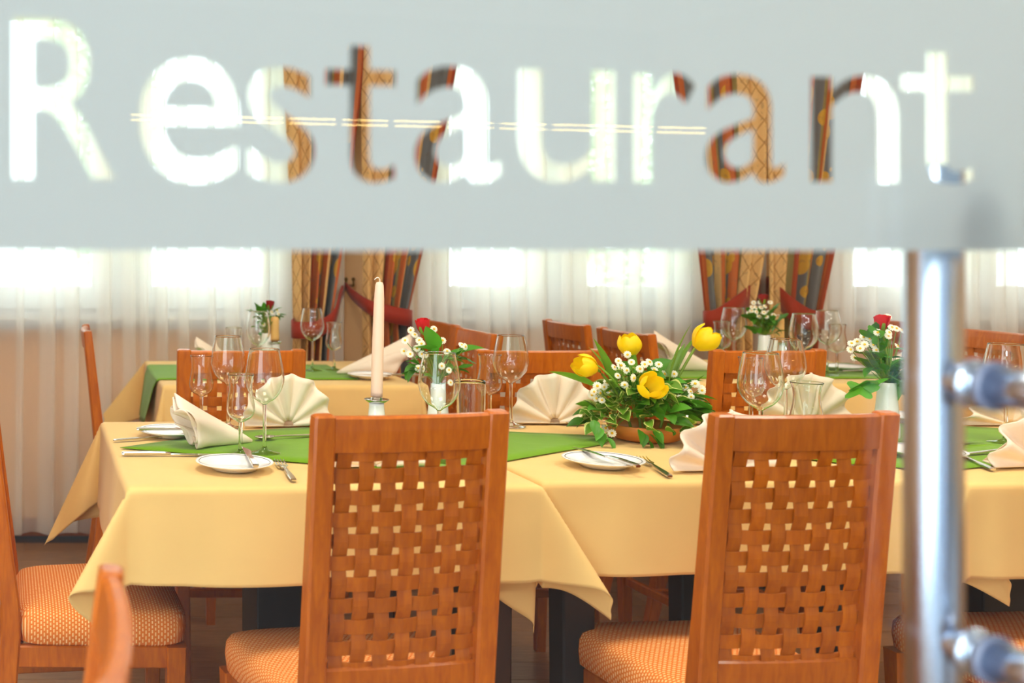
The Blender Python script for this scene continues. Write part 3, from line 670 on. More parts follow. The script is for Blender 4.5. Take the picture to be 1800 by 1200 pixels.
# green runners: outlines on the table surface, draped past the edge where they overhang
def runner(poly, label, z=ZT + .002, hang=None):
    V = [onT(px, py, z) for px, py in poly]; n = 30; P = []
    # ring -> fan fill with subdivision toward the middle
    m = len(V); c = tuple(sum(v[i] for v in V) / m for i in range(3)); pts = []; Fc = []
    dense = []
    for i in range(m):
        a, b = V[i], V[(i + 1) % m]
        for k in range(8): dense.append(tuple(p + (q - p) * k / 8 for p, q in zip(a, b)))
    R = 6; L = len(dense)
    for r in range(1, R + 1):
        for d in dense:
            x, y = c[0] + (d[0] - c[0]) * r / R, c[1] + (d[1] - c[1]) * r / R
            pts.append((x, y, z + .0012 * abs(sin(7 * x + 3 * y)) + .0008))
    pts.append((c[0], c[1], z + .001)); ci = len(pts) - 1
    for r in range(R - 1):
        for i in range(L): Fc.append((r * L + i, r * L + (i + 1) % L, (r + 1) * L + (i + 1) % L, (r + 1) * L + i))
    for i in range(L): Fc.append((ci, i, (i + 1) % L)[::1])
    o = mesh('table_runner', pts, Fc, M['green']); solid(o, .0014, 0)
    return tag(o, label, 'table runner', 'green table runners')
runner([(211, 788), (300, 795), (545, 815), (770, 832), (885, 812), (1060, 781), (1080, 770), (1020, 765), (890, 759), (640, 745), (550, 751), (395, 760)], 'bright green runner lying pointed across the left front table')
runner([(1200, 772), (1290, 792), (1480, 815), (1660, 828), (1790, 815), (1900, 800), (2050, 780), (1900, 765), (1760, 754), (1600, 745), (1400, 756)], 'bright green runner under the white rose vase beside the door handle')
def hang_runner(xe, xr, y0, y1, hang, label):
    V = []; Fc = []; prof = []
    r = .012; z = ZT + .003
    for k in range(12): prof.append((xr + (xe - xr) * k / 11, z))
    for k in range(1, 6): a = pi / 2 * k / 5; prof.append((xe - (r + .004) * sin(a), z - (r + .002) * (1 - cos(a))))
    for k in range(1, 9): prof.append((xe - r - .008 - .004 * k, z - r - hang * k / 8))
    n = 10
    for i, (x, zz) in enumerate(prof):
        t = max(0, i - 14) / 11
        for j in range(n + 1):
            q = j / n; y = y0 + (y1 - y0) * (q + (0.5 - q) * t * .55) ; V.append((x + .006 * t * sin(q * 9), y, zz + .0006 * sin(q * 20)))
    for i in range(len(prof) - 1):
        for j in range(n): k = i * (n + 1) + j; Fc.append((k, k + 1, k + n + 2, k + n + 1))
    return tag(solid(mesh('table_runner', V, Fc, M['green']), .0014), label, 'table runner', 'green table runners')
hang_runner(x2a, x2b - .16, 3.70, 4.16, .16, 'green runner on the back left table hanging down over its left end')
hang_runner(x2c, x2d, 3.73, 4.22, .12, 'green runner on the back right table hanging toward the tulips')

# ------------------------------------------------------------------ tableware
NG = 40
def stem_glass(name, foot, stem, outer, wallt, label):
    t = empty(name); t['category'] = 'glass'
    o = spline(outer, 5); inner = []
    for i, (r, z) in enumerate(o):
        a = o[max(0, i - 1)]; b = o[min(len(o) - 1, i + 1)]; tx, tz = b[0] - a[0], b[1] - a[1]; L = hypot(tx, tz) or 1
        inner.append((max(0, r - wallt * tz / L), z + wallt * tx / L))
    inner = [p for p in inner if p[0] > .004][::-1]; inner[0] = (o[-1][0] - wallt, o[-1][1])
    zb = inner[-1][1]
    mesh('foot', *lathe_vf([(0, 0)] + foot, NG), M['glass'], t); mesh('stem', *lathe_vf([foot[-1]] + stem + [outer[0]], 20), M['glass'], t)
    mesh('bowl', *lathe_vf(o + [(o[-1][0] - wallt * .5, o[-1][1] + wallt * .5)] + inner + [(0, zb - .0006)], NG), M['glass'], t)
    t['label'] = label; return t
wine = stem_glass('wine_glass', [(.034, 0), (.0355, .0012), (.034, .0024), (.020, .0048), (.008, .009), (.0048, .016)], [(.0040, .03), (.0036, .06), (.0038, .095)],
    [(.0042, .106), (.010, .111), (.024, .120), (.036, .137), (.0418, .156), (.0415, .172), (.0385, .194), (.0345, .214), (.0325, .226)], .0011, 'w')
tul = stem_glass('tulip_glass', [(.030, 0), (.0315, .0012), (.030, .0024), (.017, .0045), (.008, .009), (.0052, .015)], [(.0045, .03), (.0042, .05), (.0045, .064)],
    [(.0050, .072), (.012, .076), (.024, .084), (.0300, .098), (.0298, .112), (.0262, .132), (.0245, .148), (.0258, .163), (.0282, .174)], .0012, 't')
def tumbler_make(name, outer, wt, base):
    t = empty(name); t['category'] = 'glass'; o = spline(outer, 4); inner = [(r - wt, z) for r, z in o if z > base][::-1]
    mesh('bowl', *lathe_vf([(0, 0)] + o + [(o[-1][0] - wt * .5, o[-1][1] + wt * .4)] + inner + [(0, base)], 36), M['glass'], t); return t
tumb = tumbler_make('water_glass', [(.028, 0), (.0305, .003), (.0308, .05), (.0312, .10), (.0318, .14)], .0016, .012)
caraf = tumbler_make('glass_carafe', [(.030, 0), (.0345, .004), (.0365, .03), (.034, .06), (.028, .09), (.0262, .115), (.0285, .132), (.0325, .142)], .0018, .010)
def put(proto, px, py, label, group): 
    return inst(proto, onT(px, py, ZT + .0022), random.uniform(0, 6), label, 'glass', group)
WG, TG = 'large wine glasses', 'small tulip glasses'
put(wine, 465, 797, 'large wine glass right of the cone napkin, nearest of the left cluster', WG)
put(tul, 423, 801, 'small tulip glass between the cone napkin and the nearest large wine glass', TG)
put(tul, 354, 747, 'small tulip glass behind the cone napkin, leftmost on the front table', TG)
put(wine, 401, 752, 'large wine glass behind the small tulip glasses at the left seat', WG)
put(wine, 772, 811, 'large wine glass standing before the red rose vase', WG)
put(wine, 898, 749, 'large wine glass left of the fan napkin, with a free view of its stem', WG)
put(tul, 861, 744, 'small tulip glass behind the straight water glass', TG)
put(tumb, 828, 776, 'straight water glass between two wine glasses, above the first chair back', 'water glasses')
put(wine, 1337, 811, 'large wine glass rising just above the second chair back', WG)
put(wine, 1381, 762, 'large wine glass behind the glass carafe', WG)
put(tul, 1320, 752, 'small tulip glass half hidden by the front wine glass above the second chair', TG)
put(caraf, 1418, 783, 'waisted glass carafe above the second chair back', 'carafes')
put(wine, 1768, 779, 'large wine glass right of the door handle', WG)
put(wine, 1622, 758, 'large wine glass half hidden behind the steel door tube', WG)
put(wine, 549, 652, 'large wine glass on the back left table before the red tieback', WG)
put(tul, 587, 651, 'small tulip glass on the back left table beside the sail napkin', TG)
put(wine, 454, 663, 'large wine glass on the back left table before the small rose', WG)
put(tul, 411, 666, 'small tulip glass at the left of the back left table, mostly hidden', TG)
put(tul, 1269, 648, 'small tulip glass on the back right table beside the farthest tulip', TG)
put(wine, 1290, 650, 'large wine glass on the back right table left of the daisies', WG)
put(wine, 1413, 671, 'large wine glass on the back right table next to the thick candle', WG)
put(wine, 1454, 660, 'large wine glass on the back right table, right one of two together', WG)
put(tul, 1471, 656, 'small tulip glass on the back right table, rightmost of its cluster', TG)
# plates
pl = empty('side_plate'); pl['category'] = 'plate'
mesh('dish', *lathe_vf([(0, .004), (.035, .004), (.040, 0), (.044, .001), (.050, .006), (.074, .0135), (.0775, .0155), (.0772, .017), (.074, .0165), (.052, .0092), (.048, .0075), (0, .0072)], 48), M['porc'], pl)
mesh('rim_line', *lathe_vf([(.0700, .01555), (.0703, .0161), (.0712, .0164), (.0715, .0160)], 48), M['plateprint'], pl)
for px, py, l in ((412, 824, 'white side plate at the left corner of the front table beside a fork'), (1060, 819, 'white side plate before the tulip bowl with a knife across it'), (1622, 803, 'white side plate partly behind the door tube'),
                  (300, 766, 'white side plate half hidden behind the cone napkin'), (1606, 741, 'white side plate on the far side behind the rose vase'), (1232, 742, 'white side plate just right of the tulip bowl'),
                  (652, 665, 'white side plate on the back left table before the sail napkin'), (1476, 650, 'white side plate on the back right table behind the stems')):
    inst(pl, onT(px, py, ZT + .0022), 0, l, 'plate', 'white side plates')
# cutlery
def knife_():
    t = empty('table_knife'); t['category'] = 'knife'
    bar('handle', [(0, -.105, .004), (0, -.1, .0045), (0, -.05, .005), (0, -.012, .0045), (0, 0, .0035)], [.010, .013, .0125, .010, .007], [.005, .007, .0075, .006, .004], M['silver'], t, bev=.0016, up=Vector((0, 0, 1)))
    V = []; Fc = []
    for k in range(9):
        q = k / 8; y = q * .115; h = .0005 + .0008 * (1 - q); a = -.004 - .001 * sin(pi * q); b = .005 + .006 * sin(min(1, q * 1.3) * pi / 2) - (.013 * max(0, q - .7) / .3 if q > .7 else 0)
        V += [(a, y, .0022 + h), (b, y, .0024), (a, y, .0022 - h)]
    for k in range(8):
        for e in range(3): Fc.append((3 * k + e, 3 * k + (e + 1) % 3, 3 * k + 3 + (e + 1) % 3, 3 * k + 3 + e))
    Fc += [(0, 2, 1), (24, 25, 26)]
    mesh('blade', V, Fc, M['silver'], t, smooth=False); return t
def fork_():
    t = empty('fork'); t['category'] = 'fork'
    bar('handle', [(0, -.12, .003), (0, -.115, .0035), (0, -.08, .004), (0, -.03, .005), (0, -.012, .006)], [.009, .012, .0125, .008, .006], [.003, .004, .0042, .004, .0032], M['silver'], t, bev=.0012, up=Vector((0, 0, 1)))
    bar('neck', [(0, -.014, .006), (0, .002, .0056), (0, .012, .0048), (0, .018, .0042)], [.006, .012, .0215, .0225], [.0026, .0022, .002, .002], M['silver'], t, bev=.0007, up=Vector((0, 0, 1)))
    for i in range(4):
        x = -.0093 + i * .0062; bar('tine', [(x, .017, .0042), (x, .03, .0036), (x, .045, .0046), (x * .97, .058, .0075), (x * .97, .062, .009)], [.0036, .0034, .003, .0022, .001], [.002, .0018, .0016, .0014, .0008], M['silver'], t, bev=.0003, up=Vector((0, 0, 1)))
    return t
def spoon_():
    t = empty('spoon'); t['category'] = 'spoon'
    bar('handle', [(0, -.12, .003), (0, -.115, .0035), (0, -.08, .004), (0, -.03, .006), (0, -.0, .006)], [.008, .011, .0115, .007, .005], [.003, .004, .004, .0036, .003], M['silver'], t, bev=.001, up=Vector((0, 0, 1)))
    V = []; Fc = []; n = 16; R = 6
    for r in range(R + 1):
        q = r / R
        for k in range(n): a = 2 * pi * k / n; V.append((.0165 * q * cos(a), .024 + .026 * q * sin(a), .0012 + .0068 * q * q))
    for r in range(R):
        for k in range(n): Fc.append((r * n + k, r * n + (k + 1) % n, (r + 1) * n + (k + 1) % n, (r + 1) * n + k))
    solid(mesh('bowl', V, Fc, M['silver'], t), .0011); return t
kn, fk, sp_ = knife_(), fork_(), spoon_()
def cut(proto, a, b, label, grp, z=ZT + .0024, tilt=0.0):
    """handle end at pixel a, tip at pixel b"""
    A, B = Vector(onT(*a, z)), Vector(onT(*b, z)); d = B - A; lo = {'knife': .105, 'fork': .12, 'spoon': .12}[proto['category']]; an = atan2(-d.x, d.y)
    p = A + d.normalized() * lo
    return inst(proto, (p.x, p.y, z), an, label, proto['category'], grp)
cut(kn, (214, 800), (400, 800), 'silver table knife pointing right below the cone napkin', 'silver table knives')
cut(kn, (240, 757), (420, 757), 'silver table knife lying over the plate behind the cone napkin', 'silver table knives', z=ZT + .0195)
cut(kn, (450, 823), (434, 797), 'silver butter knife on the left plate, its handle end toward us', 'silver table knives', z=ZT + .0205)
cut(kn, (1122, 823), (1050, 800), 'silver table knife lying on the plate before the tulip bowl', 'silver table knives', z=ZT + .0195)
cut(kn, (745, 662), (610, 658), 'silver knife lying over the plate on the back left table', 'silver table knives', z=ZT + .0195)
cut(kn, (1530, 654), (1420, 655), 'silver knife beside the back right glasses on the green runner', 'silver table knives', z=ZT + .0065)
cut(fk, (517, 847), (489, 812), 'silver fork with tines up beside the left plate', 'silver forks')
cut(fk, (1178, 840), (1118, 803), 'silver fork between the tulip bowl plate and the fan napkin', 'silver forks')
cut(fk, (200, 776), (330, 768), 'thin silver fork at the left table edge above the knife', 'silver forks')
cut(fk, (1746, 828), (1680, 801), 'silver fork right of the door tube', 'silver forks')
cut(sp_, (560, 766), (447, 774), 'silver spoon lying behind the nearest large wine glass', 'silver spoons', z=ZT + .006)
cut(sp_, (1700, 800), (1745, 796), 'silver spoon right of the door tube on green cloth', 'silver spoons', z=ZT + .006)
cut(sp_, (1100, 744), (990, 747), 'silver spoon lying at the foot of the fan napkin left of the tulips', 'silver spoons')
# napkins
def fan_():
    t = empty('fan_napkin'); t['category'] = 'napkin'; n = 6; V = []; Fc = []; R = 8; sub = 10
    cols = n * sub
    for r in range(R + 1):
        q = r / R
        for k in range(cols + 1):
            f = k / cols; th = pi * (1 - f) * 1.0; ph = f * n; w = abs((ph % 1) - .5) * 2; s = .5 * math.copysign(abs(sin(2 * pi * ph)) ** .7, sin(2 * pi * ph))
            rad = (.012 + .098 * q) * (1 - .035 * (1 - w) * q)
            x = rad * cos(th) * 1.02; z = .004 + rad * sin(th) * 1.18; y = .034 * q * s + .024 * (1 - q) * 0 - .012 * q * (1 - abs(2 * f - 1)) + .018 * (1 - 2 * abs(f - .5)) * 0
            V.append((x + .004 * q * sin(2 * pi * ph + 1.2), y, max(.002, z)))
    for r in range(R):
        for k in range(cols): a = r * (cols + 1) + k; Fc.append((a, a + 1, a + cols + 2, a + cols + 1))
    solid(mesh('pleats', V, Fc, M['napkin'], t), .0035)
    V = [(-.085, .012, .002), (.085, .012, .002), (.06, .07, .003), (-.06, .07, .003), (-.02, .006, .085), (.02, .006, .085)]
    solid(mesh('support_fold', V, [(0, 1, 2, 3), (3, 2, 5, 4)], M['napkin'], t, smooth=False), .003); return t
fan = fan_()
def cone_():
    """lies along +X: mouth at x=0, tip at x=.19"""
    t = empty('cone_napkin'); t['category'] = 'napkin'
    for lay, (k0, nm) in enumerate(((1.0, 'outer_wrap'), (.80, 'inner_fold'))):
        V = []; Fc = []; n = 56; R = 12
        for r in range(R + 1):
            q = r / R; L = .185 * (1 - .25 * lay)
            for k in range(n + 1):
                a = 2 * pi * k / n * (1 if lay == 0 else .9) + .5; rad = (.002 + .058 * (1 - q) ** .92) * k0; wav = (.013 + .003 * lay) * sin(5 * a + lay) * (1 - q) ** 4
                rr = rad + wav * .9; zc_ = .056 * (1 - q) + .006; z = zc_ + rr * sin(a); y = rr * .72 * cos(a)
                x = L * q + (.026 * sin(a) - .010 + .006 * cos(3 * a)) * (1 - q) ** 2 * -1 - .004 * lay
                V.append((x, y, max(.0025 + .001 * lay, z)))
        for r in range(R):
            for k in range(n): A = r * (n + 1) + k; Fc.append((A, A + 1, A + n + 2, A + n + 1))
        solid(mesh(nm, V, Fc, M['napkin'], t), .003)
    return t
cone = cone_()
def putn(proto, px, py, deg, label, grp, sc=None):
    return inst(proto, onT(px, py, ZT + .0035), radians(deg), label, 'napkin', grp, sc)
FG = 'cream fan napkins'
putn(fan, 507, 751, 4, 'cream fan napkin left of the tall candle', FG)
putn(fan, 975, 746, -3, 'cream fan napkin left of the tulip bowl', FG)
putn(fan, 652, 822, 3, 'cream fan napkin hidden behind the first chair back, glimpsed through its weave', FG, (1, 1, .66))
putn(fan, 1276, 829, 5, 'cream fan napkin between the tulip bowl and the second chair', FG, (1, 1, .93))
putn(fan, 1418, 748, 0, 'cream fan napkin behind the glass carafe', FG)
putn(fan, 1832, 822, 8, 'cream fan napkin right of the door handle, nearest the table edge', FG)
putn(fan, 1778, 748, 0, 'cream fan napkin behind the standoff of the door handle', FG, (1.1, 1, .55))
CG = 'cream cone napkins'
putn(cone, 318, 788, 22, 'cream cone napkin lying open at the left seat of the front table', CG, (.98, 1, .92))
putn(cone, 712, 657, 182, 'cream sail napkin on the back left table behind the candle', CG, (1.3, 1.2, 1.05))
putn(cone, 352, 652, 8, 'cream napkin tip showing over the left chair on the back table', CG)
putn(cone, 1158, 651, -6, 'pale cone napkin on the back right table above the tulips', CG, (1.05, 1, 1.08))
putn(cone, 1640, 660, 176, 'cream cone napkin on the back right table behind the steel tube', CG, (1.2, 1.1, 1.1))
# candles
ped = empty('candlestick'); ped['category'] = 'candlestick'
mesh('base', *lathe_vf([(0, 0), (.026, 0), (.027, .003), (.024, .02), (.019, .06), (.0165, .085), (.0165, .092), (0, .092)], 32), M['porc'], ped)
mesh('drip_pan', *lathe_vf([(0, .092), (.012, .092), (.020, .094), (.027, .099), (.0275, .1005), (.026, .1005), (.019, .0965), (.0125, .0955), (.0125, .104), (0, .104)], 32), M['silver'], ped)
inst(ped, onT(662, 779, ZT + .003), 0, 'white candlestick with silver pan under the tall candle', 'candlestick', 'white candlesticks')
def candle(name, x, y, z, h, r0, r1, mat, label):
    t = empty(name, (x, y, z)); mesh('wax_body', *lathe_vf([(0, 0), (r0, 0), (r0, .01), (r0 * .98, h * .5), ((r0 + r1) / 2, h * .85), (r1, h - .008), (r1 * .75, h - .002), (0, h)], 24), mat, t)
    tube('wick', spline([(0, 0, h - .004), (0, 0, h + .006), (-.006, 0, h + .009), (-.012, 0, h + .004)], 3), .0011, M['wick'], t, 6)
    return tag(t, label, 'candle')
c = onT(662, 779); cd = candle('taper_candle', c[0], c[1], ZT + .003 + .1045, .262, .0132, .0092, M['wax'], 'tall ivory taper candle rising before the drape pair')
cd.rotation_euler = (0, radians(1.5), 0)
for px, py, l, l2 in ((483, 650, 'yellow candle stump beside the small rose on the back left table', 'silver topped candlestick beside the small rose'), (1370, 652, 'yellow candle stump beside the daisies on the back right table', 'candlestick under the candle stump beside the daisies')):
    c = onT(px, py); inst(ped, (c[0], c[1], ZT + .003), 0, l2, 'candlestick', 'white candlesticks'); candle('candle_stump', c[0], c[1], ZT + .003 + .1045, .088, .0155, .0150, M['waxy'], l)
# vases
vs0 = empty('bud_vase'); vs0['category'] = 'vase'
mesh('body', *lathe_vf([(0, 0), (.024, 0), (.0262, .003), (.026, .02), (.0235, .06), (.020, .10), (.0185, .1285), (.0175, .130), (.0165, .128), (.018, .09), (.020, .04), (0, .02)], 36), M['porc'], vs0)

# ------------------------------------------------------------------ flowers
def leaf_mesh(name, L, Wd, mat, curl=.25, n=6, tip=1.0):
    V = []; Fc = []; uv = []
    for i in range(n + 1):
        q = i / n; w = Wd / 2 * (sin(pi * q ** .75) ** .9 if 0 < q < 1 else .02); y = L * q; z = L * curl * (q - q * q * 1.3)
        for s in (-1, -.55, 0, .55, 1): V.append((w * s, y, z + abs(s) * w * .35)); uv.append((abs(s), q))
    for i in range(n):
        for k in range(4): a = i * 5 + k; Fc.append((a, a + 1, a + 6, a + 5))
    me = bpy.data.meshes.new(name); me.from_pydata(V, [], Fc); me.materials.append(mat); L_ = me.uv_layers.new(name='UVMap')
    for lp in me.loops: L_.data[lp.index].uv = uv[lp.vertex_index]
    me.polygons.foreach_set('use_smooth', [True] * len(me.polygons)); return me
LM = {'leaf': leaf_mesh('leaf', .034, .020, M['leaf']), 'leafv': leaf_mesh('leaf', .026, .017, M['leafv']), 'big': leaf_mesh('leaf', .062, .042, M['leaf'], .2), 'blade': leaf_mesh('leaf_blade', .16, .026, M['blade'], .15, 10)}
def lobed():
    V = [(0, 0, 0)]; n = 30
    for k in range(n):
        a = 2 * pi * k / n; r = .020 * (1 + .28 * cos(5 * a)) * (1.0 + .35 * max(0, sin(a))); V.append((r * cos(a), .018 + r * sin(a), .004 * cos(3 * a)))
    V[0] = (0, .018, .003); Fc = [(0, 1 + k, 1 + (k + 1) % n) for k in range(n)]
    me = bpy.data.meshes.new('leaf'); me.from_pydata(V, [], Fc); me.materials.append(M['leaf']); me.uv_layers.new(name='UVMap'); return me
LM['lobed'] = lobed()
def daisy_mesh():
    V = []; Fc = []; fm = []; n = 11
    for k in range(n):
        a = 2 * pi * k / n; b = len(V); R = .0088; ca, sa = cos(a), sin(a)
        for r, w, z in ((.0022, .0009, .0004), (.005, .0019, .0), (.0078, .0017, -.0008), (R, .0006, -.0014)):
            V += [(ca * r - sa * w, sa * r + ca * w, z), (ca * r + sa * w, sa * r - ca * w, z)]
        for i in range(3): Fc.append((b + 2 * i, b + 2 * i + 1, b + 2 * i + 3, b + 2 * i + 2)); fm.append(0)
    b = len(V); v, f = lathe_vf([(.0028, 0), (.0027, .0011), (.0018, .0022), (0, .0027)], 10); V += v; Fc += [tuple(q + b for q in g) for g in f]; fm += [1] * len(f)
    b = len(V); v, f = lathe_vf([(0, -.004), (.0018, -.003), (.0026, -.0004), (.0034, 0)], 8); V += v; Fc += [tuple(q + b for q in g) for g in f]; fm += [2] * len(f)
    me = bpy.data.meshes.new('daisy_bloom'); me.from_pydata(V, [], Fc)
    for m in ('petal', 'cent', 'stem'): me.materials.append(M[m])
    for p, k in zip(me.polygons, fm): p.material_index = k
    me.polygons.foreach_set('use_smooth', [True] * len(me.polygons)); return me
DM = daisy_mesh()
def part(me, name, parent, loc, direction, roll=0, sc=1.0, up='Z'):
    """place mesh data so that its local +Y (leaf) or +Z (flower) points along direction"""
    o = bpy.data.objects.new(name, me); link(o, parent); o.location = loc
    q = Vector(direction).normalized().to_track_quat(up, 'Y' if up == 'Z' else 'Z'); o.rotation_mode = 'QUATERNION'
    ax = Vector((0, 0, 1)) if up == 'Z' else Vector((0, 1, 0))
    from mathutils import Quaternion
    o.rotation_quaternion = q @ Quaternion(ax, roll); o.scale = (sc,) * 3; return o
def tulip_petal():
    V = []; Fc = []; n = 8; m = 6
    for i in range(n + 1):
        q = i / n; w = .0215 * sin(pi * (q * .84 + .08)) ** .7; rad = .005 + .0185 * sin(pi * min(1, q * .74 + .06)) ; z = .046 * q
        for k in range(m + 1):
            s = (k / m - .5) * 2; a = s * w / max(rad, .006) * .9
            V.append((rad * sin(a), rad * cos(a) + .0, z + .003 * (1 - abs(s)) * q))
    for i in range(n):
        for k in range(m): a = i * (m + 1) + k; Fc.append((a, a + 1, a + m + 2, a + m + 1))
    me = bpy.data.meshes.new('petal'); me.from_pydata(V, [], Fc); me.materials.append(M['tulip']); me.polygons.foreach_set('use_smooth', [True] * len(me.polygons)); return me
TP = tulip_petal()
from mathutils import Quaternion
def tulip(parent, head, base, direction, openness, sc=1.0):
    t = bpy.data.objects.new('tulip', None); link(t, parent); t.location = head; t.rotation_mode = 'QUATERNION'; t.rotation_quaternion = Vector(direction).normalized().to_track_quat('Z', 'Y'); t.scale = (sc,) * 3
    for k in range(6):
        o = bpy.data.objects.new('petal', TP); link(o, t); a = 2 * pi * k / 6; in_ = k % 2
        o.rotation_euler = Matrix.Rotation(a, 3, 'Z').to_euler(); o.rotation_mode = 'QUATERNION'
        o.rotation_quaternion = Quaternion((0, 0, 1), a) @ Quaternion((1, 0, 0), -openness * (.5 if in_ else 1) ); o.scale = (1, 1, 1) if not in_ else (.9, .86, .97)
    h = Vector(head); b = Vector(base); d = Vector(direction).normalized(); mid = (h + b) / 2 + d * -.02 + Vector((0, 0, .01))
    s = mesh('tulip_stem', *tube_vf(spline([b, mid, h - d * .012, h + d * .002], 5), .0032, 8), M['stem'], parent); return t
def stem_part(parent, a, b, r=.0009):
    a, b = Vector(a), Vector(b); m = (a + b) / 2 + Vector((random.uniform(-.006, .006), random.uniform(-.006, .006), .004)); return mesh('flower_stem', *tube_vf(spline([a, m, b], 3), r, 5), M['stem'], parent)
def rose(parent, loc, direction, mat, sc=1.0):
    t = bpy.data.objects.new('rose', None); link(t, parent); t.location = loc; t.rotation_mode = 'QUATERNION'; t.rotation_quaternion = Vector(direction).normalized().to_track_quat('Z', 'Y'); t.scale = (sc,) * 3
    for k in range(9):
        V = []; Fc = []; n = 6; m = 6; a0 = k * 2.4; R0 = .0055 + .0011 * k; span = 1.15
        for i in range(n + 1):
            q = i / n
            for j in range(m + 1):
                s = (j / m - .5) * 2; a = a0 + s * span * (1 - .15 * q); r = R0 * (.35 + .75 * sin(pi * (q * .58 + .06))) + (.0028 * max(0, q - .75) * 4 * (k / 8)); z = .036 * q * (1 - .012 * k) - .002 * s * s * q * 1.5
                V.append((r * cos(a), r * sin(a), z))
        for i in range(n):
            for j in range(m): A = i * (m + 1) + j; Fc.append((A, A + 1, A + m + 2, A + m + 1))
        mesh('petal', V, Fc, mat, t)
    V = []; Fc = []
    for k in range(5):
        a = 2 * pi * k / 5; b = len(V)
        for r, w, z in ((.002, .002, -.004), (.009, .0042, .003), (.0135, .0034, .014), (.0142, .0004, .026)): V += [(r * cos(a) - w * sin(a), r * sin(a) + w * cos(a), z), (r * cos(a) + w * sin(a), r * sin(a) - w * cos(a), z)]
        for i in range(3): Fc.append((b + 2 * i, b + 2 * i + 1, b + 2 * i + 3, b + 2 * i + 2))
    mesh('sepals', V, Fc, M['stem'], t); return t
def posy(px, py, rose_px, daisies, leaves, label, vlabel, rmat='rose', drop=0.0, rsc=1.0):
    c = onT(px, py, ZT + .0025); Y = c[1]; inst(vs0, c, 0, vlabel, 'vase', 'white bud vases'); top = Vector((0, 0, .127))
    t = empty('rose_posy', c)
    def W_(qx, qy, dy=0.0): return Vector((X(qx, Y + dy) - c[0], dy, Z(qy, Y + dy) - c[2]))
    rp = W_(*rose_px, -.005); d = (rp - top).normalized(); d = (d + Vector((0, -.1, .5))).normalized(); base = rp - d * .018 * rsc
    mesh('rose_stem', *tube_vf(spline([(0, 0, .06), top, (top + base) / 2 + Vector((.004, 0, .01)), base], 4), .0022, 8), M['stem'], t); rose(t, base, d, M[rmat], rsc)
    for qx, qy, dy in daisies:
        p = W_(qx, qy, dy); mid = top + (p - top) * random.uniform(.2, .45); stem_part(t, top * .95, p); dr = Vector((random.uniform(-.5, .5) + (p.x) * 6, -1.0, random.uniform(.2, .9)))
        part(DM, 'daisy_bloom', t, p, dr, sc=1.0)
    for qx, qy, dy, kind, dx, dz, sc in leaves:
        p = W_(qx, qy, dy); part(LM[kind], 'leaf', t, p, (dx, -.25, dz), roll=random.uniform(-.4, .4), sc=sc, up='Y')
        stem_part(t, top, p, .0011)
    return tag(t, label, 'flowers', 'rose and daisy posies')
rd = random.Random(11)
def rl(n, x0, x1, y0, y1, kinds, s0, s1, cx):
    out = []
    for _ in range(n):
        qx, qy = rd.uniform(x0, x1), rd.uniform(y0, y1); out.append((qx, qy, rd.uniform(-.02, .03), rd.choice(kinds), (qx - cx) / 30 + rd.uniform(-.4, .4), rd.uniform(-.5, 1.0), rd.uniform(s0, s1)))
    return out
posy(770, 772, (743, 572), [(712, 598, 0), (710, 617, .01), (721, 622, -.02), (737, 598, -.01), (741, 604, -.02), (760, 598, 0), (778, 598, .01), (722, 580, .02), (763, 578, .02), (812, 606, .01), (818, 609, -.01), (733, 612, -.02), (735, 647, -.02), (777, 643, -.03), (792, 650, -.03), (795, 672, -.03), (753, 585, .02), (786, 617, 0), (742, 622, -.02), (729, 588, .015)],
     [(770, 622, -.01, 'big', -.9, .3, 1.1), (760, 618, -.02, 'big', -.2, .6, 1.15), (800, 625, 0, 'big', 1.0, .35, 1.1), (745, 640, 0, 'big', -.6, -.5, 1.0), (780, 640, .02, 'big', .5, .5, 1.0), (735, 640, .02, 'big', -.9, -.9, .8)] + rl(16, 735, 800, 625, 668, ['leaf', 'lobed'], .9, 1.3, 768),
     'posy of one bright red rose bud, daisies and green leaves behind a wine glass', 'white bud vase behind the large wine glass, above the first chair')
posy(1559, 769, (1550, 566), [(1497, 603, 0), (1507, 600, .01), (1512, 612, -.02), (1529, 595, 0), (1522, 590, .02), (1543, 584, -.03), (1535, 606, -.01), (1540, 615, -.02), (1563, 584, -.03), (1568, 575, -.02), (1576, 577, -.01), (1585, 580, .01), (1502, 628, .01), (1520, 605, -.02), (1561, 556, .02), (1495, 614, 0), (1578, 608, .01), (1533, 577, .01), (1562, 590, -.03), (1518, 592, .01)],
     [(1545, 672, -.01, 'lobed', -1.0, -.1, 1.5), (1528, 672, -.02, 'lobed', -1, -.7, 1.3), (1540, 600, 0, 'big', -.2, 1, .8), (1562, 650, -.02, 'big', .6, .5, .9), (1565, 660, -.02, 'lobed', .6, -.6, 1.5), (1570, 645, 0, 'lobed', 1, .3, 1.5), (1575, 660, 0, 'lobed', .7, -.9, 1.5)] + rl(30, 1536, 1580, 600, 668, ['leaf', 'lobed', 'leaf'], .9, 1.4, 1558),
     'posy of one red rose, daisies and ragged leaves beside the door tube', 'tall white bud vase beside the door tube')
posy(470, 648, (474, 536), [(487, 545, 0), (490, 552, 0), (452, 556, 0), (483, 560, -.01), (478, 548, 0), (465, 570, -.01)],
     [(452, 548, 0, 'leaf', -.3, 1, 1.2), (468, 548, 0, 'leaf', .2, 1, 1.2), (480, 550, 0, 'leaf', .8, .6, 1.2), (486, 556, 0, 'leaf', .9, .2, 1.1), (458, 562, 0, 'leaf', -.8, .4, 1.1)] + rl(22, 450, 485, 545, 588, ['leaf', 'lobed'], .7, 1.1, 468),
     'small posy with one dark red rose on the back left table', 'white bud vase on the back left table beside the candle stump', 'rosedk')
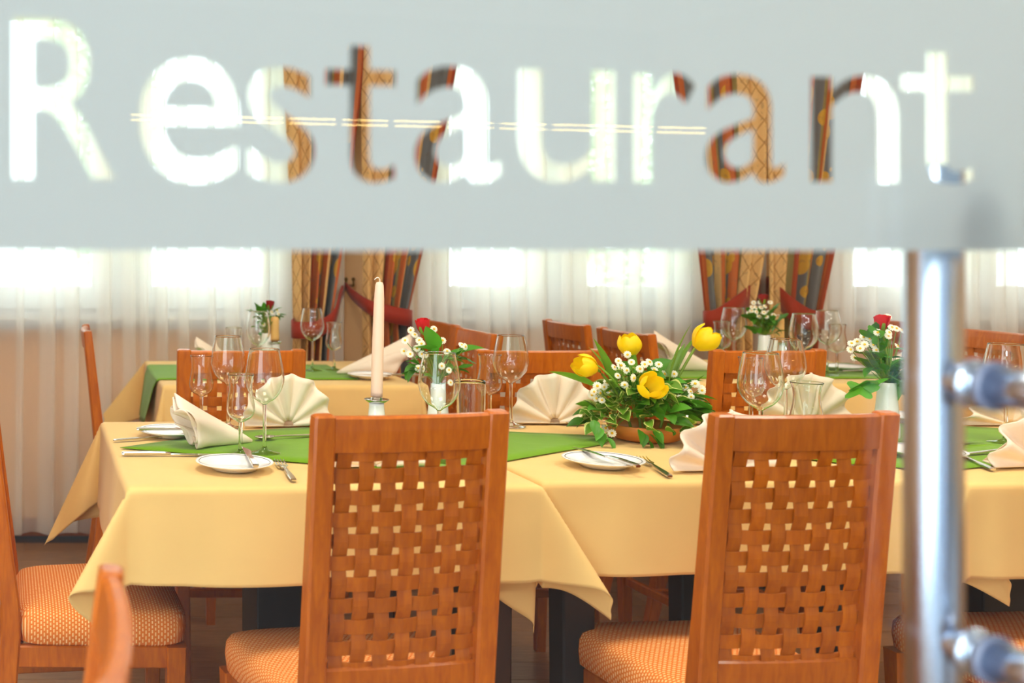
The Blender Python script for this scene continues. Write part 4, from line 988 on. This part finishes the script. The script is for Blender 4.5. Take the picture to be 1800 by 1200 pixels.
posy(1344, 652, (1341, 525), [(1329, 540, 0), (1321, 546, 0), (1325, 532, .01), (1330, 548, -.02), (1338, 540, -.01), (1345, 538, -.02), (1334, 556, -.02), (1354, 531, -.02), (1352, 548, 0), (1343, 549, -.03), (1360, 553, -.01), (1322, 540, 0), (1328, 553, -.01), (1316, 550, .01), (1336, 531, 0), (1347, 556, -.02)],
     [(1358, 552, 0, 'big', .5, 1, .8), (1350, 560, 0, 'big', .3, .6, .9)] + rl(26, 1326, 1362, 552, 588, ['leaf', 'lobed'], .8, 1.2, 1344),
     'posy full of daisies with a half hidden rose before the red tiebacks', 'white bud vase before the red tiebacks', 'rosedk')
# tulip arrangement
c = onT(1135, 771, ZT + .003); arr = empty('flower_arrangement', c); YA = c[1]
mesh('bowl', *lathe_vf([(0, 0), (.060, 0), (.070, .004), (.080, .022), (.083, .034), (.080, .036), (.076, .030), (0, .022)], 40), M['terra'], arr)
def A_(qx, qy, dy=0.0): return Vector((X(qx, YA + dy) - c[0], dy, Z(qy, YA + dy) - c[2]))
ra = random.Random(5)
for px, py, dy, bx, dr, op, sc in ((1108, 619, .02, 1125, (-.15, -.12, 1), .02, 1.1), (1040, 647, -.03, 1105, (-1, -.25, .35), .04, 1.1), (1139, 684, -.085, 1135, (.0, -1, .55), .22, 1.1), (1230, 606, .0, 1165, (.55, -.35, .75), .12, 1.2)):
    d = Vector(dr).normalized(); h = A_(px, py, dy) - d * .010; tulip(arr, h, A_(bx, 755, 0) * .8, d, op, sc)
for qx, qy, kind_d, sc in ((1085, 690, (-.45, -.1, 1), .9), (1050, 680, (-1, -.1, .35), .8), (1120, 690, (-.2, -.2, 1), .8), (1175, 690, (.22, -.1, 1), 1.05), (1180, 680, (.4, -.1, 1), .9), (1168, 720, (.9, -.2, 1), .7), (1145, 730, (.15, -.6, 1), .55), (1128, 735, (-.25, -.6, 1), .6), (1100, 700, (-.9, -.1, 1), .8), (1160, 700, (.5, .1, 1), .9), (1070, 660, (-.6, .1, 1), .5), (1190, 715, (.5, -.3, .9), .6)):
    part(LM['blade'], 'leaf_blade', arr, A_(qx, qy, ra.uniform(-.03, .04)), kind_d, roll=ra.uniform(-.8, .8), sc=sc, up='Y')
for k in range(270):
    a = ra.uniform(0, 2 * pi); q = ra.random() ** .6; rr = .116 * q; x, y = rr * cos(a) * 1.08, rr * sin(a) * .85
    z = .025 + (.122 * (1 - q ** 2.6)) * ra.uniform(.35, 1.0) + .01; kind = 'leafv' if x < -.01 and ra.random() < .7 else ra.choice(['leaf', 'leaf', 'leafv'])
    part(LM[kind], 'leaf', arr, (x, y, z), (cos(a) + ra.uniform(-.7, .7), sin(a) - .5 + ra.uniform(-.6, .6), ra.uniform(-.5, .9)), roll=ra.uniform(-1, 1), sc=ra.uniform(1.15, 1.9), up='Y')
for qx, qy in ((1130, 770), (1140, 772), (1148, 765), (1122, 764), (1060, 770), (1066, 778), (1200, 755), (1206, 762), (1150, 778), (1136, 781), (1045, 748), (1054, 760)):
    part(LM['leaf'], 'leaf', arr, A_(qx, qy - 10, -.09), (ra.uniform(-.5, .5), -.5, -.7), roll=ra.uniform(-.6, .6), sc=1.1, up='Y')
for qx, qy in ((1067, 672), (1071, 687), (1055, 691), (1058, 703), (1086, 660), (1080, 645), (1102, 651), (1103, 623), (1087, 634), (1114, 664), (1098, 676), (1044, 688), (1048, 700), (1062, 680), (1190, 678), (1205, 681), (1197, 699), (1214, 688), (1185, 657), (1222, 674), (1234, 686), (1223, 707), (1230, 704), (1225, 727), (1076, 761), (1064, 752), (1060, 767), (1050, 678), (1125, 648), (1133, 640), (1142, 636), (1215, 697), (1234, 682), (1040, 694), (1158, 640), (1150, 650), (1168, 657), (1092, 642), (1110, 636)):
    p = A_(qx, qy, ra.uniform(-.07, .0)); stem_part(arr, (p.x * .35, p.y * .3, .06), p); part(DM, 'daisy_bloom', arr, p, (ra.uniform(-.5, .5), -1, ra.uniform(0, .8)), sc=ra.uniform(.85, 1.15))
tag(arr, 'bowl of yellow tulips, daisies and mixed green leaves on the front table', 'flower arrangement')
